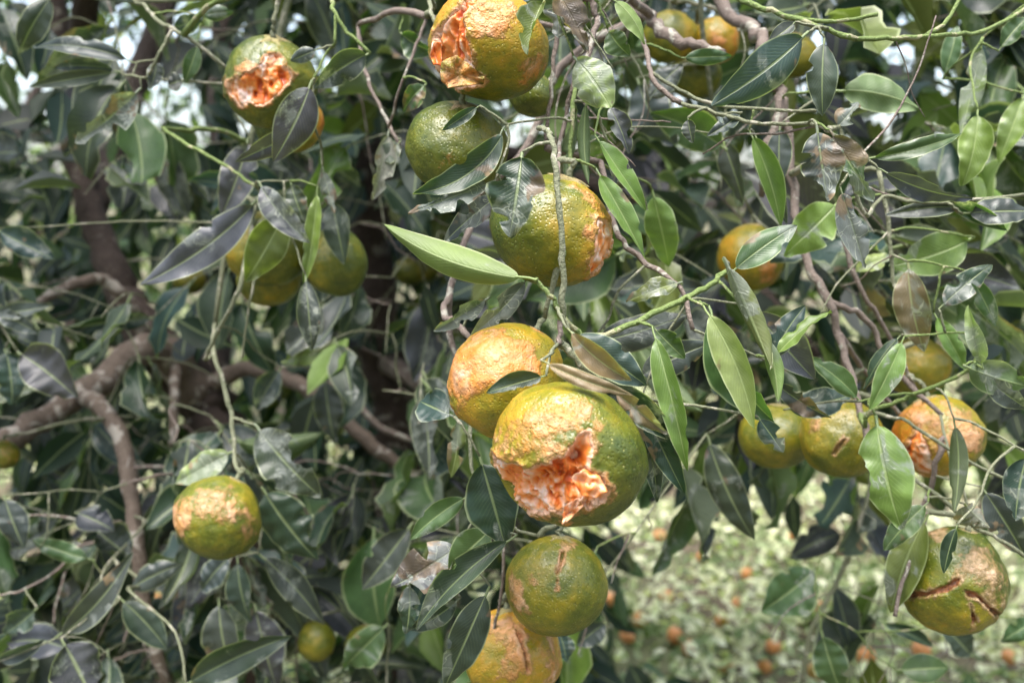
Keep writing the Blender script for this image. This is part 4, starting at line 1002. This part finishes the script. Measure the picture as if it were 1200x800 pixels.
def join_leaves(name, items, parent, mat, geos, kinds=True):
    Vs, Fs, Us, Cs = [], [], [], []; off = 0
    arr = [(np.array(g[0], np.float64), np.array(g[1]), np.array(g[2])) for g in geos]
    o0 = np.array(parent.location) if parent is not None else 0
    for (vi, mw, kind, dmg) in items:
        v, f, u = arr[vi]; m = np.array(mw)
        Vs.append(v @ m[:3, :3].T + m[:3, 3] - o0); Fs.append(f + off); Us.append(u); off += len(v)
        c = KIND[kind] if isinstance(kind, str) else kind
        g = 1 + .2 * (rng.random() * 2 - 1); Cs.append(np.tile((c[0] * g, c[1] * g, c[2] * g, dmg), (len(v), 1)))
    me = mesh(name, np.concatenate(Vs), np.concatenate(Fs), mat, attrs={'tint': np.concatenate(Cs)}, uv=np.concatenate(Us))
    return tag(obj(name, me, parent), kind='stuff')
LOW = []
for k in range(10):
    q = random.Random(300 + k)
    LOW.append(leaf_geo(.070, q.uniform(.026, .036), q.uniform(.1, .5), q.uniform(-.2, .5), q.uniform(-.06, .06), 0, .05, q.uniform(-.5, .5), (), 1, 2, 4, .1, k, .86, False))
LOWF = []
for v, f, u in LOW:
    LOWF.append((v, f, u))
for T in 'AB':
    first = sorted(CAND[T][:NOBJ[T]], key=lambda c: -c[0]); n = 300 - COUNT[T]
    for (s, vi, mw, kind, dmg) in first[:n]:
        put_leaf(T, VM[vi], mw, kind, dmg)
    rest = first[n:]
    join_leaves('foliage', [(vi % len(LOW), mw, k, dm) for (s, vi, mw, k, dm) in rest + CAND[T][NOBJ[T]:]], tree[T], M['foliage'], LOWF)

# the 290 twigs of each tree that show largest stay single parts; the finest ones become one part
def join_twigs(T):
    rest = sorted(TWIGS[T], key=lambda o: -SIZE[o.name])[290:]
    if not rest: return
    V, F, MI, mats = [], [], [], []
    for o in rest:
        b = len(V); V.extend(tuple(v.co) for v in o.data.vertices); mt = o.data.materials[0]
        if mt not in mats: mats.append(mt)
        for p in o.data.polygons: F.append([b + i for i in p.vertices]); MI.append(mats.index(mt))
        bpy.data.objects.remove(o)
    me = mesh('fine_twigs', V, F, mats[0])
    for m_ in mats[1:]: me.materials.append(m_)
    me.polygons.foreach_set('material_index', MI)
    tag(obj('fine_twigs', me, tree[T]), kind='stuff')
print('twigs', {t: len(TWIGS[t]) for t in TWIGS}, 'leaves', COUNT)
for T in 'AB': join_twigs(T)

# ------------------------------------------------------------------ ground, weeds, fallen fruit
def ground_z(x, y): return .035 * math.sin(x * 1.3 + .5) * math.sin(y * .9) + .02 * math.sin(x * 3.1 + y * 2.2)
N = NT('orchard_soil'); co = N.coord(); n1 = N.noise(co, 2.2, 6, .6); n2 = N.noise(co, 30, 4, .6)
colr = N.mix(N.step(n1, .42, .6), N.mix(n2, (.045, .035, .024), (.15, .12, .08)), N.mix(n2, (.06, .08, .03), (.20, .20, .11)))
soil = N.out(N.pbr(colr, .9, N.bump(n2, .8, .02), .2))
V, F = [], []; gx = np.concatenate([np.linspace(-120, -7, 8), np.linspace(-6, 6, 49), np.linspace(7, 120, 8)]); gy = np.concatenate([np.linspace(-60, -3, 6), np.linspace(-2, 14, 65), np.linspace(16, 200, 10)])
for y in gy:
    for x in gx: V.append((x, y, ground_z(x, y)))
nx = len(gx)
for j in range(len(gy) - 1):
    for i in range(nx - 1): F.append((j * nx + i, j * nx + i + 1, (j + 1) * nx + i + 1, (j + 1) * nx + i))
tag(obj('ground', mesh('ground', V, F, soil)), 'bare brown soil of the orchard floor', 'ground', kind='structure')
# low pale weeds over the orchard floor
rng.seed(77)
KIND['w1'] = (.27, .32, .17); KIND['w2'] = (.45, .46, .30); KIND['w3'] = (.09, .13, .045); KIND['w4'] = (.57, .57, .41)
items = []
for k in range(4600):
    y = 1.6 + 9.5 * rng.random() ** 1.25; x = rng.uniform(-.55, .75) * y + rng.uniform(-.3, .3); z = ground_z(x, y)
    dens = math.sin(x * 2.1 + 1) + math.sin(y * 1.7 + x) + rng.gauss(0, .8)
    if dens < -1.2: continue
    hgt = rng.uniform(.03, .16); kd = rng.choice(('w1', 'w2', 'w4', 'w3', 'w3', 'w4'))
    for l in range(rng.randint(7, 13)):
        b = Vector((x + rng.gauss(0, .05), y + rng.gauss(0, .05), z + rng.random() * hgt))
        a = Vector((rng.gauss(0, 1), rng.gauss(0, 1), rng.uniform(-.2, .9))).normalized(); s = rng.uniform(.38, .80)
        items.append((rng.randrange(len(LOW)), leaf_matrix(b, b + a * .05, rng.uniform(-40, 40), Vector((rng.gauss(0, .4), rng.gauss(-.2, .4), 1))) @ Matrix.Scale(s, 4), kd, .1))
wd = join_leaves('weeds', items, None, M['foliage'], LOWF)
tag(wd, 'pale green low weeds covering the orchard floor', 'weeds', None, 'stuff')

D_, F_, cap_ = sphere_grid(28, 18)
FALL = []
for k, (rp, sc_) in enumerate(((.90, .9), (.80, 1.2), (.60, .6), (.9, 1.4))):
    r_ = body_radius(D_, .86, 70 + k, .05)
    FALL.append(mesh('fallen_tangerine', D_ * r_[:, None] * .023, [tuple(f) for f in F_.tolist()] + cap_, M['peel'],
                     attrs={'ripe': np.full(len(D_), rp) + .1 * fbm(D_ * 2, k), 'scar': np.clip(sc_ + .6 * fbm(D_ * 1.6 + k, 90 + k, 3), 0, 1), 'rim': np.zeros(len(D_))}))
spots = [(945, 696), (960, 713), (845, 733), (906, 761), (876, 668), (773, 616), (750, 716), (791, 736), (780, 704), (1183, 757), (1079, 771), (1077, 752), (808, 752), (896, 786), (956, 786), (750, 550), (866, 700), (824, 640), (700, 796), (930, 610), (735, 745), (715, 700), (850, 780), (1015, 775), (185, 690), (175, 762), (60, 320), (20, 188), (130, 250)]
for i, (px, py) in enumerate(spots):
    if py < 300: p = at(px, py, 6.0); p.z = ground_z(p.x, p.y) + .09
    else: p = ground_at(px, py, .09)
    p.z = ground_z(p.x, p.y) + rng.uniform(.03, .07)
    o = obj('fallen_tangerine', FALL[i % 4] if i % 5 else FALL[3]); o.location = p; o.rotation_euler = [rng.uniform(0, 6.3) for _ in range(3)]
    o.scale = [rng.uniform(.85, 1.15)] * 3
    tag(o, ('fallen orange tangerine lying in the pale weeds', 'fallen salmon tangerine with scabbed skin in the pale weeds', 'fallen yellowish tangerine lying in the pale weeds', 'fallen pinkish rotting tangerine in the pale weeds')[i % 4 if i % 5 else 3],
        'tangerine', ('fallen orange tangerines', 'fallen salmon tangerines', 'fallen yellowish tangerines', 'fallen pinkish tangerines')[i % 4 if i % 5 else 3])

# ------------------------------------------------------------------ other trees of the orchard, far behind
def far_tree(x, y, h, rad, n, label, holes=0.0, seed=1, z0=.5):
    r_ = random.Random(seed)
    root = empty('tangerine_tree', Vector((x, y, 0)), label, 'tree', 'orchard trees far behind')
    tube('trunk', [Vector((x, y, -.05)), Vector((x + .04, y, h * .25)), Vector((x - .03, y + .03, h * .5))], [.09, .07, .05], 'bark', root, 10, 5)
    cl = [Vector((x + r_.gauss(0, rad * .45), y + r_.gauss(0, rad * .4), z0 + (h - z0) * r_.random() ** .9)) for _ in range(46)]
    for c in cl[:7]:
        tube('limb', [Vector((x, y, h * .3)), Vector((x, y, h * .4)).lerp(c, .5) + Vector((0, 0, .08)), c], [.045, .03, .012], 'bark', root, 7, 4)
    it = []
    for k in range(n):
        c = r_.choice(cl); v = Vector((r_.gauss(0, 1), r_.gauss(0, 1), r_.gauss(0, .8))) * rad * .17
        b = c + v
        if b.z < .25: continue
        a = Vector((r_.gauss(0, 1), r_.gauss(0, 1), r_.gauss(-.5, .6))).normalized()
        s = r_.uniform(1.0, 1.9)
        it.append((r_.randrange(len(LOW)), leaf_matrix(b, b + a * .07, r_.uniform(-40, 40), Vector((r_.gauss(0, .5), r_.gauss(0, .5), 1))) @ Matrix.Scale(s, 4), r_.choice(('mid', 'dull', 'olive', 'dark', 'mid', 'young')), .1))
    join_leaves('crown', it, root, M['foliage'], LOWF)
far_tree(-3.0, 5.4, 2.9, 1.0, 1100, 'blurred orchard tree with sky showing through its loose crown', seed=1)
far_tree(-1.15, 5.2, 3.0, 1.0, 2300, 'dense orchard tree behind the dark trunk', seed=2)
far_tree(1.0, 7.4, 3.0, 1.15, 2600, 'orchard tree standing beyond the weedy clearing', seed=3, z0=.35)
far_tree(3.5, 7.2, 3.0, 1.2, 2600, 'bushy orchard tree beside the weedy clearing', seed=4, z0=.35)
far_tree(-3.9, 8.6, 2.1, 1.3, 2000, 'distant orchard tree seen between two nearer crowns', seed=5, z0=.3)
far_tree(-.6, 9.0, 3.1, 1.5, 2200, 'distant broad orchard tree at the end of the row', seed=6, z0=.3)
far_tree(4.6, 9.0, 3.2, 1.5, 2200, 'distant orchard tree past the bushy one', seed=7, z0=.3)
# unseen trees added behind and beside the camera to block low and side light
far_tree(-3.2, -2.7, 3.7, 1.3, 2600, 'unseen orchard tree added for shade behind the camera, thick trunk and wide crown', seed=8, z0=.4)
far_tree(-1.0, -2.6, 3.6, 1.3, 2600, 'unseen orchard tree added for shade behind the camera between two others', seed=9, z0=.4)
far_tree(1.2, -2.7, 3.7, 1.3, 2600, 'unseen orchard tree added for shade behind the camera with a low skirt', seed=10, z0=.4)
far_tree(3.4, -2.6, 3.6, 1.3, 2600, 'unseen orchard tree added for shade, closing the row behind the camera', seed=11, z0=.4)
far_tree(-3.3, .9, 3.3, 1.2, 2200, 'unseen tangerine tree added for side shade beside the forked trunk', seed=12, z0=.4)
far_tree(3.5, 1.0, 3.3, 1.2, 2200, 'unseen tangerine tree added for side shade past the arching twigs', seed=13, z0=.4)
